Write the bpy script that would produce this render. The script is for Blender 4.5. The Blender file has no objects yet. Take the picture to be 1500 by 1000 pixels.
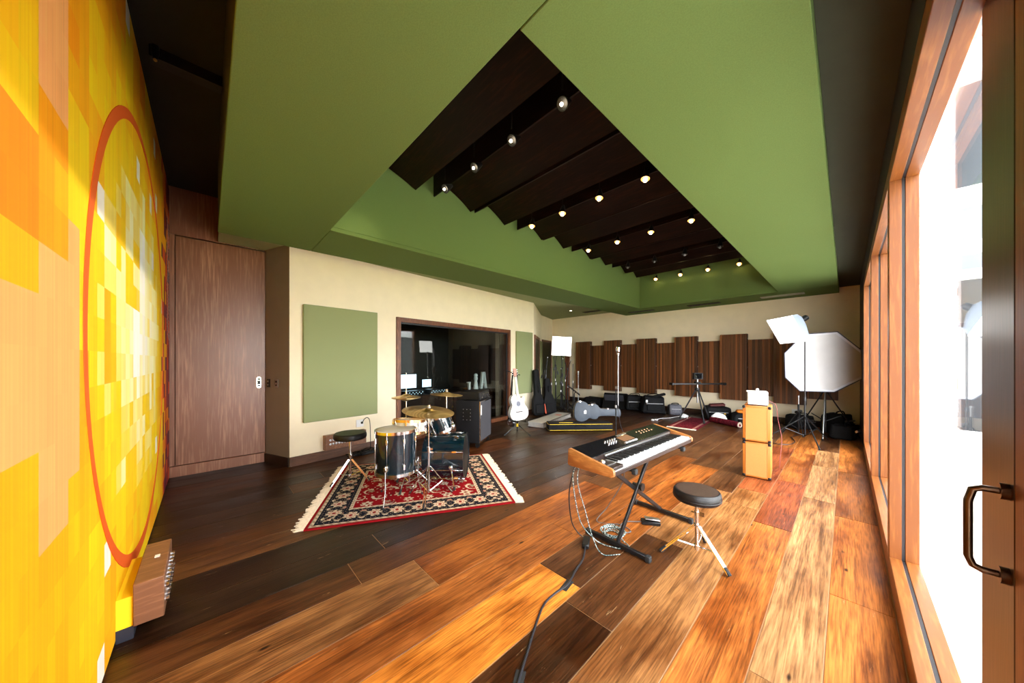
import bpy, bmesh, math, random
from mathutils import Matrix, Vector
random.seed(7)
PI = math.pi
R = math.radians
scene = bpy.context.scene
COL = scene.collection

# ------------------------------------------------------------------ camera
cam_d = bpy.data.cameras.new('camera')
cam = bpy.data.objects.new('camera', cam_d)
COL.objects.link(cam)
cam.location = (0, 0, 1.5)
cam.rotation_euler = (PI / 2, 0, R(46.32))
cam_d.sensor_width = 36
cam_d.lens = 467 / 1500 * 36
cam_d.shift_y = 28 / 1500
cam_d.clip_start = 0.02
scene.camera = cam

# ------------------------------------------------------------------ world, exposure
world = bpy.data.worlds.new('world')
scene.world = world
world.use_nodes = True
bgn = world.node_tree.nodes['Background']
bgn.inputs[0].default_value = (0.93, 0.97, 1.0, 1)
bgn.inputs[1].default_value = 9.0
vs = scene.view_settings
vs.view_transform = 'Standard'
vs.look = 'None'
vs.gamma = 1
vs.use_curve_mapping = False
vs.exposure = 1.15
scene.cycles.max_bounces = 10
scene.cycles.diffuse_bounces = 6
scene.cycles.transparent_max_bounces = 16
scene.cycles.sample_clamp_indirect = 6
scene.cycles.caustics_reflective = False
scene.cycles.caustics_refractive = False


def portal(loc, sy, sz):
    d = bpy.data.lights.new('window_portal', 'AREA')
    d.shape = 'RECTANGLE'
    d.size = sy
    d.size_y = sz
    d.cycles.is_portal = True
    o = bpy.data.objects.new('window_portal', d)
    COL.objects.link(o)
    o.location = loc
    o.rotation_euler = (PI / 2, 0, R(90))
    return o


for y0, y1 in ((0.35, 3.4), (3.5, 5.65), (5.75, 7.9)):
    portal((0.5, (y0 + y1) / 2, 1.45), y1 - y0, 2.7)


# ------------------------------------------------------------------ materials
def newmat(name):
    m = bpy.data.materials.new(name)
    m.use_nodes = True
    nt = m.node_tree
    return m, nt, nt.nodes['Principled BSDF']


def setp(b, **kw):
    names = dict(color='Base Color', rough='Roughness', metal='Metallic', spec='Specular IOR Level',
                 coat='Coat Weight', sheen='Sheen Weight', trans='Transmission Weight', ior='IOR',
                 emit='Emission Color', es='Emission Strength', alpha='Alpha')
    for k, v in kw.items():
        if k in ('color', 'emit') and len(v) == 3:
            v = (*v, 1)
        b.inputs[names[k]].default_value = v


def link(nt, a, b):
    nt.links.new(a, b)


def node(nt, typ, ins=None, **props):
    n = nt.nodes.new(typ)
    for k, v in props.items():
        setattr(n, k, v)
    for k, v in (ins or {}).items():
        if hasattr(v, 'is_output'):
            nt.links.new(v, n.inputs[k])
        else:
            n.inputs[k].default_value = v
    return n


def coords(nt, scale=(1, 1, 1), kind='Object', rnd=False):
    tc = node(nt, 'ShaderNodeTexCoord')
    out = tc.outputs[kind]
    if rnd:
        oi = node(nt, 'ShaderNodeObjectInfo')
        mul = node(nt, 'ShaderNodeMath', {0: oi.outputs['Random'], 1: 37.0}, operation='MULTIPLY')
        add = node(nt, 'ShaderNodeVectorMath', {0: out, 1: mul.outputs[0]}, operation='ADD')
        out = add.outputs[0]
    mp = node(nt, 'ShaderNodeMapping', {'Vector': out, 'Scale': scale})
    return mp.outputs[0]


def ramp(nt, fac, stops):
    n = node(nt, 'ShaderNodeValToRGB', {0: fac})
    cr = n.color_ramp
    while len(cr.elements) < len(stops):
        cr.elements.new(0.5)
    for e, (p, c) in zip(cr.elements, stops):
        e.position = p
        e.color = (*c, 1) if len(c) == 3 else c
    return n.outputs[0]


def bump(nt, b, h, strength=0.2, dist=0.01):
    n = node(nt, 'ShaderNodeBump', {'Height': h, 'Strength': strength, 'Distance': dist})
    link(nt, n.outputs[0], b.inputs['Normal'])


def plain(name, color, rough=0.5, metal=0.0, noise=0.0, nscale=30.0, bmp=0.0, **kw):
    """a plain finish with a little mottling and fine relief"""
    m, nt, b = newmat(name)
    setp(b, color=color, rough=rough, metal=metal, **kw)
    if noise or bmp:
        n = node(nt, 'ShaderNodeTexNoise', {'Vector': coords(nt), 'Scale': nscale, 'Detail': 3.0})
        if noise:
            lo = tuple(max(0, c * (1 - noise)) for c in color)
            hi = tuple(min(1, c * (1 + noise)) for c in color)
            link(nt, ramp(nt, n.outputs[0], [(0.3, lo), (0.7, hi)]), b.inputs['Base Color'])
        if bmp:
            bump(nt, b, n.outputs[0], bmp, 0.004)
    return m


def wood(name, dark, light, scale=(18, 18, 1.2), rough=0.4, fine=6.0, coat=0.0, bmp=0.1, spec=0.5):
    m, nt, b = newmat(name)
    setp(b, rough=rough, coat=coat, spec=spec)
    n = node(nt, 'ShaderNodeTexNoise', {'Vector': coords(nt, scale), 'Scale': 1.0, 'Detail': 6.0, 'Roughness': 0.65, 'Distortion': 0.6})
    f = node(nt, 'ShaderNodeTexNoise', {'Vector': coords(nt, tuple(s * fine for s in scale)), 'Scale': 1.0, 'Detail': 3.0})
    mx = node(nt, 'ShaderNodeMath', {0: n.outputs[0], 1: f.outputs[0], 2: 0.0}, operation='MULTIPLY_ADD')
    mx.inputs[1].default_value = 0.75
    ad = node(nt, 'ShaderNodeMath', {0: f.outputs[0], 1: 0.25, 2: mx.outputs[0]}, operation='MULTIPLY_ADD')
    mid = tuple((a + c) / 2 for a, c in zip(dark, light))
    link(nt, ramp(nt, ad.outputs[0], [(0.36, dark), (0.5, mid), (0.64, light)]), b.inputs['Base Color'])
    bump(nt, b, ad.outputs[0], bmp, 0.003)
    return m


def attr_mat(name, rough=0.6, streak=None, grain=0.0, **kw):
    """colour carried by the mesh faces (a print, a weave, separate slats)"""
    m, nt, b = newmat(name)
    setp(b, rough=rough, **kw)
    a = node(nt, 'ShaderNodeAttribute', attribute_name='Col')
    out = a.outputs['Color']
    if grain:
        n = node(nt, 'ShaderNodeTexNoise', {'Vector': coords(nt, streak or (60, 60, 60)), 'Scale': 1.0, 'Detail': 4.0})
        r = ramp(nt, n.outputs[0], [(0.3, (1 - grain,) * 3), (0.7, (1 + grain,) * 3)])
        mx = node(nt, 'ShaderNodeMix', {0: 1.0}, data_type='RGBA', blend_type='MULTIPLY')
        link(nt, out, mx.inputs['A'])
        link(nt, r, mx.inputs['B'])
        out = mx.outputs['Result']
        bump(nt, b, n.outputs[0], 0.12, 0.003)
    link(nt, out, b.inputs['Base Color'])
    return m


def emis(name, color, strength):
    m, nt, b = newmat(name)
    setp(b, color=(0, 0, 0), rough=0.6, emit=color, es=strength)
    return m


def glass(name, tint=(1, 1, 1), refl=1.0):
    """thin pane: mirror share by Fresnel, the rest passes straight through"""
    m = bpy.data.materials.new(name)
    m.use_nodes = True
    nt = m.node_tree
    nt.nodes.remove(nt.nodes['Principled BSDF'])
    out = nt.nodes['Material Output']
    t = node(nt, 'ShaderNodeBsdfTransparent', {'Color': (*tint, 1)})
    g = node(nt, 'ShaderNodeBsdfGlossy', {'Color': (refl, refl, refl, 1), 'Roughness': 0.0})
    ge = node(nt, 'ShaderNodeNewGeometry')
    io = node(nt, 'ShaderNodeMath', {0: ge.outputs['Backfacing'], 1: 1 / 1.5 - 1.5, 2: 1.5}, operation='MULTIPLY_ADD')
    fr = node(nt, 'ShaderNodeFresnel', {'IOR': io.outputs[0]})
    mx = node(nt, 'ShaderNodeMixShader', {0: fr.outputs[0], 1: t.outputs[0], 2: g.outputs[0]})
    link(nt, mx.outputs[0], out.inputs['Surface'])
    return m


# ------------------------------------------------------------------ mesh builder
def frame_to(a, b):
    """matrix whose z axis runs from a to b, origin at a"""
    a, b = Vector(a), Vector(b)
    z = (b - a).normalized()
    up = Vector((0, 0, 1)) if abs(z.z) < 0.95 else Vector((1, 0, 0))
    x = up.cross(z).normalized()
    y = z.cross(x)
    m = Matrix((x, y, z)).transposed().to_4x4()
    m.translation = a
    return m


class MB:
    def __init__(s, T=None):
        s.v, s.f, s.c = [], [], []
        s.T = T or Matrix.Identity(4)
        s.color = (1, 1, 1)

    def add(s, vs, fs, M=None):
        T = s.T @ M if M is not None else s.T
        n = len(s.v)
        s.v += [tuple(T @ Vector(p)) for p in vs]
        s.f += [tuple(i + n for i in f) for f in fs]
        s.c += [s.color] * len(fs)
        return s

    def box(s, c, d, M=None, top=(1, 1)):
        x, y, z = d[0] / 2, d[1] / 2, d[2] / 2
        a, b = top
        vs = [(c[0] - x, c[1] - y, c[2] - z), (c[0] + x, c[1] - y, c[2] - z), (c[0] + x, c[1] + y, c[2] - z), (c[0] - x, c[1] + y, c[2] - z),
              (c[0] - x * a, c[1] - y * b, c[2] + z), (c[0] + x * a, c[1] - y * b, c[2] + z), (c[0] + x * a, c[1] + y * b, c[2] + z), (c[0] - x * a, c[1] + y * b, c[2] + z)]
        return s.add(vs, [(0, 3, 2, 1), (4, 5, 6, 7), (0, 1, 5, 4), (1, 2, 6, 5), (2, 3, 7, 6), (3, 0, 4, 7)], M)

    def b2(s, lo, hi, M=None):
        return s.box([(a + b) / 2 for a, b in zip(lo, hi)], [b - a for a, b in zip(lo, hi)], M)

    def lathe(s, prof, n=20, M=None):
        vs, fs = [], []
        for r, z in prof:
            for k in range(n):
                a = 2 * PI * k / n
                vs.append((r * math.cos(a), r * math.sin(a), z))
        m = len(prof)
        for i in range(m - 1):
            for k in range(n):
                k2 = (k + 1) % n
                fs.append((i * n + k, i * n + k2, (i + 1) * n + k2, (i + 1) * n + k))
        if prof[0][0] > 1e-6:
            fs.append(tuple(range(n - 1, -1, -1)))
        if prof[-1][0] > 1e-6:
            fs.append(tuple(range((m - 1) * n, m * n)))
        return s.add(vs, fs, M)

    def cyl(s, a, b, r, r2=None, n=12):
        L = (Vector(b) - Vector(a)).length
        return s.lathe([(r, 0), (r if r2 is None else r2, L)], n, frame_to(a, b))

    def tube(s, pts, r, n=8, close=False):
        pts = [Vector(p) for p in pts]
        m = len(pts)
        rs = r if isinstance(r, (list, tuple)) else [r] * m
        vs, fs = [], []
        prev = None
        for i, p in enumerate(pts):
            if close:
                t = pts[(i + 1) % m] - pts[i - 1]
            else:
                t = pts[min(i + 1, m - 1)] - pts[max(i - 1, 0)]
            t.normalize()
            if prev is None:
                up = Vector((0, 0, 1)) if abs(t.z) < 0.9 else Vector((1, 0, 0))
                x = up.cross(t).normalized()
            else:
                x = (prev - t * prev.dot(t)).normalized()
            prev = x
            y = t.cross(x)
            for k in range(n):
                a = 2 * PI * k / n
                vs.append(tuple(p + (x * math.cos(a) + y * math.sin(a)) * rs[i]))
        for i in range(m if close else m - 1):
            j = (i + 1) % m
            for k in range(n):
                k2 = (k + 1) % n
                fs.append((i * n + k, i * n + k2, j * n + k2, j * n + k))
        if not close:
            fs.append(tuple(range(n - 1, -1, -1)))
            fs.append(tuple(range((m - 1) * n, m * n)))
        return s.add(vs, fs)

    def ball(s, c, r, n=14, m=8, M=None):
        rr = r if isinstance(r, (list, tuple)) else (r, r, r)
        prof = [(math.sin(PI * i / m), -math.cos(PI * i / m)) for i in range(m + 1)]
        prof[0] = (0, -1)
        prof[-1] = (0, 1)
        S = Matrix.Translation(c) @ Matrix.Diagonal((*rr, 1))
        return s.lathe(prof, n, (M @ S) if M is not None else S)

    def prism(s, poly, z0, z1, M=None, inset=None):
        n = len(poly)
        vs = [(x, y, z0) for x, y in poly] + [(x, y, z1) for x, y in poly]
        fs = [tuple(range(n - 1, -1, -1)), tuple(range(n, 2 * n))]
        fs += [(i, (i + 1) % n, n + (i + 1) % n, n + i) for i in range(n)]
        return s.add(vs, fs, M)

    def torus(s, R0, r, M=None, n=28, m=8):
        vs, fs = [], []
        for i in range(n):
            a = 2 * PI * i / n
            for k in range(m):
                b = 2 * PI * k / m
                vs.append(((R0 + r * math.cos(b)) * math.cos(a), (R0 + r * math.cos(b)) * math.sin(a), r * math.sin(b)))
        for i in range(n):
            for k in range(m):
                fs.append((i * m + k, ((i + 1) % n) * m + k, ((i + 1) % n) * m + (k + 1) % m, i * m + (k + 1) % m))
        return s.add(vs, fs, M)

    def grid(s, fn, nu, nv, M=None):
        vs = [fn(i / nu, j / nv) for j in range(nv + 1) for i in range(nu + 1)]
        fs = [(j * (nu + 1) + i, j * (nu + 1) + i + 1, (j + 1) * (nu + 1) + i + 1, (j + 1) * (nu + 1) + i) for j in range(nv) for i in range(nu)]
        return s.add(vs, fs, M)

    def mesh(s, name, bev=0.0, seg=1, colored=False):
        me = bpy.data.meshes.new(name)
        me.from_pydata(s.v, [], s.f)
        if colored:
            at = me.color_attributes.new('Col', 'FLOAT_COLOR', 'CORNER')
            buf = []
            for f, c in zip(s.f, s.c):
                buf += [c[0], c[1], c[2], 1.0] * len(f)
            at.data.foreach_set('color', buf)
        if bev:
            bm = bmesh.new()
            bm.from_mesh(me)
            bm.normal_update()
            es = [e for e in bm.edges if len(e.link_faces) == 2 and e.calc_face_angle(0) > R(35)]
            bmesh.ops.bevel(bm, geom=es, offset=bev, segments=seg, affect='EDGES', clamp_overlap=True, profile=0.5)
            bm.to_mesh(me)
            bm.free()
        me.polygons.foreach_set('use_smooth', [True] * len(me.polygons))
        me.set_sharp_from_angle(angle=R(38))
        me.update()
        return me

    def ob(s, name, mat, parent=None, bev=0.0, seg=1, colored=False, kind=None, label=None):
        o = bpy.data.objects.new(name, s.mesh(name, bev, seg, colored))
        COL.objects.link(o)
        o.data.materials.append(mat)
        if parent is not None:
            o.parent = parent
        if kind:
            o['kind'] = kind
        if label:
            o['label'] = label
        return o


def tag(o, label, cat, group=None):
    o['label'] = label
    o['category'] = cat
    if group:
        o['group'] = group
    return o


def thing(name, label, cat, loc=(0, 0, 0), rz=0.0, group=None):
    o = bpy.data.objects.new(name, None)
    COL.objects.link(o)
    o.empty_display_size = 0.1
    o.location = loc
    o.rotation_euler = (0, 0, R(rz))
    return tag(o, label, cat, group)


def struct(name, loc=(0, 0, 0), rz=0.0):
    o = bpy.data.objects.new(name, None)
    COL.objects.link(o)
    o.location = loc
    o.rotation_euler = (0, 0, R(rz))
    o['kind'] = 'structure'
    return o


def copy_tree(o, parent=None):
    c = o.copy()
    COL.objects.link(c)
    if parent is not None:
        c.parent = parent
    for ch in list(o.children):
        copy_tree(ch, c)
    return c


def rotm(ax, deg):
    return Matrix.Rotation(R(deg), 4, ax)


def tr(x, y, z):
    return Matrix.Translation((x, y, z))


def inst(me, name, mat, parent, loc=(0, 0, 0), color=None, rot=(0, 0, 0), scale=(1, 1, 1)):
    o = bpy.data.objects.new(name, me)
    COL.objects.link(o)
    if not me.materials:
        me.materials.append(mat)
    o.parent = parent
    o.location = loc
    o.rotation_euler = rot
    o.scale = scale
    if color:
        o.color = (*color, 1)
    return o

# ------------------------------------------------------------------ shared materials
M_cream = plain('cream_paint', (0.90, 0.775, 0.56), 0.75, noise=0.03, nscale=4, bmp=0.03)
M_green = plain('green_fabric', (0.128, 0.190, 0.056), 0.95, noise=0.08, nscale=160, bmp=0.15, spec=0.1)
M_green2 = plain('sage_fabric', (0.30, 0.33, 0.16), 0.95, noise=0.06, nscale=160, bmp=0.15, spec=0.1)
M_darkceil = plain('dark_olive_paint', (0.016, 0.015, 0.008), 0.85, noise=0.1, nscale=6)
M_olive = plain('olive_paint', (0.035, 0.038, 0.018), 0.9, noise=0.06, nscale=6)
M_frame = wood('cedar_frame', (0.19, 0.055, 0.009), (0.32, 0.112, 0.021), (14, 14, 1.0), 0.42)
M_frame_y = wood('cedar_frame_long', (0.21, 0.062, 0.010), (0.35, 0.125, 0.024), (14, 1.0, 14), 0.42)
M_doorwood = wood('door_veneer', (0.24, 0.095, 0.050), (0.48, 0.235, 0.135), (9, 9, 0.5), 0.33)
M_base = wood('baseboard_wood', (0.10, 0.042, 0.022), (0.22, 0.10, 0.05), (1.0, 10, 14), 0.4)
M_cwframe = wood('window_frame_wood', (0.14, 0.045, 0.018), (0.30, 0.11, 0.04), (10, 10, 1.5), 0.4)
M_baffle = wood('baffle_wood', (0.006, 0.0022, 0.001), (0.030, 0.0095, 0.004), (0.8, 9, 9), 0.45, spec=0.2)
M_gasket = plain('black_gasket', (0.015, 0.015, 0.018), 0.5)
M_black = plain('black_plastic', (0.006, 0.006, 0.0065), 0.45, noise=0.2, nscale=80, spec=0.3)
M_blackm = plain('black_metal', (0.008, 0.008, 0.009), 0.35, spec=0.35)
M_chrome = plain('chrome', (0.82, 0.82, 0.84), 0.12, metal=1.0)
M_steel = plain('brushed_steel', (0.55, 0.55, 0.56), 0.32, metal=1.0)
M_white = plain('white_plastic', (0.85, 0.85, 0.85), 0.4)
M_pane = glass('window_glass')
M_pane2 = glass('control_room_glass', (0.80, 0.84, 0.82))
M_concrete = plain('pale_concrete', (0.62, 0.60, 0.56), 0.9, noise=0.08, nscale=3, bmp=0.1)


def plank_mat(name, peel=False):
    m, nt, b = newmat(name)
    oi = node(nt, 'ShaderNodeObjectInfo')
    v = coords(nt, (13.0, 0.75, 13.0), rnd=True)
    n1 = node(nt, 'ShaderNodeTexNoise', {'Vector': v, 'Scale': 1.0, 'Detail': 8.0, 'Roughness': 0.68, 'Distortion': 1.4})
    v2 = coords(nt, (130.0, 5.0, 130.0), rnd=True)
    n2 = node(nt, 'ShaderNodeTexNoise', {'Vector': v2, 'Scale': 1.0, 'Detail': 3.0})
    v3 = coords(nt, (2.6, 1.2, 2.6), rnd=True)
    n3 = node(nt, 'ShaderNodeTexNoise', {'Vector': v3, 'Scale': 1.0, 'Detail': 4.0, 'Roughness': 0.6})
    r1 = ramp(nt, n1.outputs[0], [(0.34, (0.44, 0.35, 0.28)), (0.48, (0.92, 0.86, 0.80)), (0.62, (1.25, 1.22, 1.18))])
    r2 = ramp(nt, n2.outputs[0], [(0.32, (0.55, 0.52, 0.50)), (0.6, (1.12, 1.12, 1.12))])
    r3 = ramp(nt, n3.outputs[0], [(0.36, (0.52, 0.42, 0.35)), (0.52, (1.0, 1.0, 1.0)), (0.70, (1.25, 1.25, 1.25))])

    def mul(a, c):
        mx = node(nt, 'ShaderNodeMix', {0: 1.0}, data_type='RGBA', blend_type='MULTIPLY')
        link(nt, a, mx.inputs['A'])
        link(nt, c, mx.inputs['B'])
        return mx.outputs['Result']
    col = mul(mul(mul(oi.outputs['Color'], r1), r2), r3)
    # nail holes and knots: small dark spots with a shape of their own
    vo = node(nt, 'ShaderNodeTexVoronoi', {'Vector': coords(nt, (5.5, 2.2, 5.5), rnd=True), 'Scale': 1.0, 'Randomness': 1.0})
    spot = ramp(nt, vo.outputs['Distance'], [(0.03, (0.1, 0.08, 0.07)), (0.075, (1, 1, 1))])
    col = mul(col, spot)
    # light scratches
    v4 = coords(nt, (40.0, 5.0, 40.0), rnd=True)
    n4 = node(nt, 'ShaderNodeTexNoise', {'Vector': v4, 'Scale': 1.0, 'Detail': 5.0, 'Roughness': 0.7})
    sf = ramp(nt, n4.outputs[0], [(0.66, (0, 0, 0)), (0.72, (0.55, 0.55, 0.55))])
    mx = node(nt, 'ShaderNodeMix', data_type='RGBA')
    link(nt, sf, mx.inputs['Factor'])
    link(nt, col, mx.inputs['A'])
    mx.inputs['B'].default_value = (0.55, 0.34, 0.16, 1)
    col = mx.outputs['Result']
    if peel:
        v5 = coords(nt, (34.0, 9.0, 34.0), rnd=True)
        n5 = node(nt, 'ShaderNodeTexNoise', {'Vector': v5, 'Scale': 1.0, 'Detail': 8.0, 'Roughness': 0.72})
        v6 = coords(nt, (1.6, 0.9, 1.6), rnd=True)
        n6 = node(nt, 'ShaderNodeTexNoise', {'Vector': v6, 'Scale': 1.0, 'Detail': 2.0})
        ad = node(nt, 'ShaderNodeMath', {0: n5.outputs[0], 1: n6.outputs[0]}, operation='ADD')
        pf = ramp(nt, ad.outputs[0], [(1.012, (0, 0, 0)), (1.03, (0.88, 0.88, 0.88))])
        m2 = node(nt, 'ShaderNodeMix', data_type='RGBA')
        link(nt, pf, m2.inputs['Factor'])
        link(nt, col, m2.inputs['A'])
        m2.inputs['B'].default_value = (0.13, 0.020, 0.012, 1)
        col = m2.outputs['Result']
    link(nt, col, b.inputs['Base Color'])
    rr = ramp(nt, n3.outputs[0], [(0.35, (0.30,) * 3), (0.65, (0.50,) * 3)])
    link(nt, rr, b.inputs['Roughness'])
    setp(b, spec=0.24)
    ad2 = node(nt, 'ShaderNodeMath', {0: n1.outputs[0], 1: n2.outputs[0]}, operation='ADD')
    bump(nt, b, ad2.outputs[0], 0.22, 0.004)
    return m


M_plank = plank_mat('aged_floorboard')
M_peel = plank_mat('aged_floorboard_red_wash', True)

# ------------------------------------------------------------------ floor: wide aged boards running along the window wall
floor = MB().b2((-8.5, -0.6, -0.14), (0.34, 10.1, -0.0045)).ob('floor', plain('joint_filler', (0.34, 0.19, 0.085), 0.7), kind='structure')
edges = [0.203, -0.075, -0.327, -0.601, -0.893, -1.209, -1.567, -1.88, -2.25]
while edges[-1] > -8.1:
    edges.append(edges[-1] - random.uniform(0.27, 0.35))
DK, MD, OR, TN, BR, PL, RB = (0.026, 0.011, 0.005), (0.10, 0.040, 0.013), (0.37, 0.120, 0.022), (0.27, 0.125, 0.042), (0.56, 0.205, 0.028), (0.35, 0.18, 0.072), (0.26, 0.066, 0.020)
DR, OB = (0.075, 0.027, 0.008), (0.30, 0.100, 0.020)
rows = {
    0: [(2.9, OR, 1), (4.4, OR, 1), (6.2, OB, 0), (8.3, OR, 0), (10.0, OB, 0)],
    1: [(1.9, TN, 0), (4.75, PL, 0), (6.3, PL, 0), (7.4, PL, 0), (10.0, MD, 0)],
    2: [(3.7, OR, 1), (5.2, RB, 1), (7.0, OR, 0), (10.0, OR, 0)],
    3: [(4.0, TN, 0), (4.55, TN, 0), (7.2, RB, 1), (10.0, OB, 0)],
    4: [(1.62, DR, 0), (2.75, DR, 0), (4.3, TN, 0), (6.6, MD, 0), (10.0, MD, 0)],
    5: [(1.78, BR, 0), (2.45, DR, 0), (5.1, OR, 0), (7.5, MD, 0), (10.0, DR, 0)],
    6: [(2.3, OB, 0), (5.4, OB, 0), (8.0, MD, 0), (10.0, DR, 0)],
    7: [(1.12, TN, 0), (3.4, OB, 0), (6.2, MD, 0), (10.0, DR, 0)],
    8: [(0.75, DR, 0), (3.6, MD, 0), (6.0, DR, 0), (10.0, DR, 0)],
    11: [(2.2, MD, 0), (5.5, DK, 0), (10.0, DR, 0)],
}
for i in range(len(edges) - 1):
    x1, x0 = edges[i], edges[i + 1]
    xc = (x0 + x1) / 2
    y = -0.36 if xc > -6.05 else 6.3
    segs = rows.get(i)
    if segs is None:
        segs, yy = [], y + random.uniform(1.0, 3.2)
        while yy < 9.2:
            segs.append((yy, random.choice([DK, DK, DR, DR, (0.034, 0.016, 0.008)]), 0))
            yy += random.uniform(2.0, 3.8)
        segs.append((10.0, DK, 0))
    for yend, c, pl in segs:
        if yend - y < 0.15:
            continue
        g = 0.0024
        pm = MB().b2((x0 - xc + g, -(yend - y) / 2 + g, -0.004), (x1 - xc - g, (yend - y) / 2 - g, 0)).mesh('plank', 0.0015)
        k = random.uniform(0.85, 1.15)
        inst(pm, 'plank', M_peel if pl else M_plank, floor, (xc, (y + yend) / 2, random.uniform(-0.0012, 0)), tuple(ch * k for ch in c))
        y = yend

# ------------------------------------------------------------------ walls
HW = 4.5
wall_near = MB().b2((-6.1, -0.5, 0), (0.34, -0.375, 4.5)).ob('wall_near', plain('navy_grey_paint', (0.03, 0.032, 0.045), 0.8), kind='structure')
# left wall (control room side), splayed: local x along the wall, local y outward
AX = (-5.412, 0.834)
wl = struct('wall_left', (AX[0], AX[1], 0), 96.95)
L1 = 5.91
WS0, WS1, WT = 1.638, 4.857, 2.29
MB().b2((0, 0, 0), (WS0, 0.14, HW)).ob('wall_section', M_cream, wl)
MB().b2((WS1, 0, 0), (L1, 0.14, HW)).ob('wall_section', M_cream, wl)
MB().b2((WS0, 0, WT), (WS1, 0.14, HW)).ob('wall_section', M_cream, wl)


def wall_seg(name, a, b, h, mat, t=0.12, z0=0.0):
    d = Vector((b[0] - a[0], b[1] - a[1]))
    o = MB().b2((0, 0, z0), (d.length, t, h)).ob(name, mat, kind='structure')
    o.location = (a[0], a[1], 0)
    o.rotation_euler = (0, 0, math.atan2(d.y, d.x))
    return o


M_taupe = plain('shade_taupe', (0.24, 0.20, 0.16), 0.7, noise=0.04, nscale=5)  # return wall is cream in dim light; that shade is put into this taupe
DW = (-5.96, 0.625)
wall_seg('wall_left_return', DW, AX, HW, M_taupe)
wall_seg('wall_left_door', (-5.98, -0.40), (-5.98, 0.64), 4.5, M_doorwood, z0=3.13)
wall_seg('wall_left_behind_door', (-6.03, -0.50), (-6.03, 0.75), 4.5, M_doorwood)
K1, K2, K3 = (-6.127, 6.70), (-7.60, 8.72), (-8.10, 9.97)
wall_seg('wall_left_angled', K1, K2, HW, M_cream)
wall_seg('wall_left_far', K2, K3, HW, M_cream)
MB().b2((-8.4, 9.97, 0), (0.34, 10.1, HW)).ob('wall_back', M_cream, kind='structure')

# baseboards
MB().b2((-8.1, 9.945, 0), (0.2, 9.969, 0.14)).ob('baseboard_back', wood('dark_baseboard', (0.03, 0.012, 0.006), (0.07, 0.028, 0.014), (1, 10, 14), 0.4), kind='structure', bev=0.003)
b = MB().b2((0.0, -0.02, 0), (WS0 - 0.005, -0.001, 0.135)).ob('baseboard_left', M_base, kind='structure', bev=0.003)
b.location, b.rotation_euler = wl.location, wl.rotation_euler
b = MB().b2((WS1 + 0.005, -0.02, 0), (L1, -0.001, 0.135)).ob('baseboard_left_far', M_base, kind='structure', bev=0.003)
b.location, b.rotation_euler = wl.location, wl.rotation_euler
b = MB().b2((0.0, -0.02, 0), (0.586, -0.001, 0.13)).ob('baseboard_return', plain('dark_stain', (0.02, 0.009, 0.005), 0.45), kind='structure', bev=0.003)
b.location = (*DW, 0)
b.rotation_euler = (0, 0, math.atan2(AX[1] - DW[1], AX[0] - DW[0]))

# door_1: full height flush timber door with a recessed pull, plinth rail below
d1 = struct('door_1', (-5.965, -0.355, 0), 0)
MB().b2((-0.05, 0.055, 0.145), (0, 0.975, 3.11)).ob('door_leaf', M_doorwood, d1, bev=0.003)
MB().b2((-0.05, 0.0, 0.0), (0.012, 0.985, 0.138)).ob('plinth_rail', M_doorwood, d1, bev=0.003)
MB().b2((-0.05, 0.0, 0.145), (0.006, 0.05, 3.12)).ob('door_jamb', M_doorwood, d1, bev=0.002)
hd = MB()
hd.lathe([(0.028, 0), (0.028, 0.008), (0.02, 0.008), (0.02, 0.004)], 20, tr(0, 0.90, 1.235) @ rotm('Y', 90))
hd.lathe([(0.028, 0), (0.028, 0.008), (0.02, 0.008), (0.02, 0.004)], 20, tr(0, 0.90, 1.125) @ rotm('Y', 90))
hd.b2((0, 0.872, 1.125), (0.008, 0.884, 1.235))
hd.b2((0, 0.916, 1.125), (0.008, 0.928, 1.235))
dh = hd.ob('flush_handle', M_chrome, d1, bev=0.001)
MB().b2((0.001, 0.884, 1.12), (0.004, 0.916, 1.24)).ob('handle_recess', M_black, d1)
# ------------------------------------------------------------------ control room window in the left wall
w1 = struct('window_1', (AX[0], AX[1], 0), 96.95)
fw_ = 0.085
MB().b2((WS0, -0.03, 0.0), (WS0 + fw_, 0.16, WT)).ob('jamb', M_cwframe, w1, bev=0.004)
MB().b2((WS1 - fw_, -0.03, 0.0), (WS1, 0.16, WT)).ob('jamb', M_cwframe, w1, bev=0.004)
MB().b2((WS0 + fw_, -0.03, WT - fw_), (WS1 - fw_, 0.16, WT)).ob('head', M_cwframe, w1, bev=0.004)
MB().b2((WS0 + fw_, -0.03, 0.0), (WS1 - fw_, 0.16, 0.09)).ob('window_sill', M_cwframe, w1, bev=0.004)
bead = MB()
for (a, c) in (((WS0 + fw_, 0.015, 0.09), (WS0 + fw_ + 0.025, 0.035, WT - fw_)), ((WS1 - fw_ - 0.025, 0.015, 0.09), (WS1 - fw_, 0.035, WT - fw_)), ((WS0 + fw_ + 0.025, 0.015, WT - fw_ - 0.025), (WS1 - fw_ - 0.025, 0.035, WT - fw_))):
    bead.b2(a, c)
bead.ob('glazing_bead', M_gasket, w1)
MB().b2((WS0 + fw_, 0.04, 0.09), (WS1 - fw_, 0.052, WT - fw_)).ob('glass_pane', M_pane2, w1)
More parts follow.
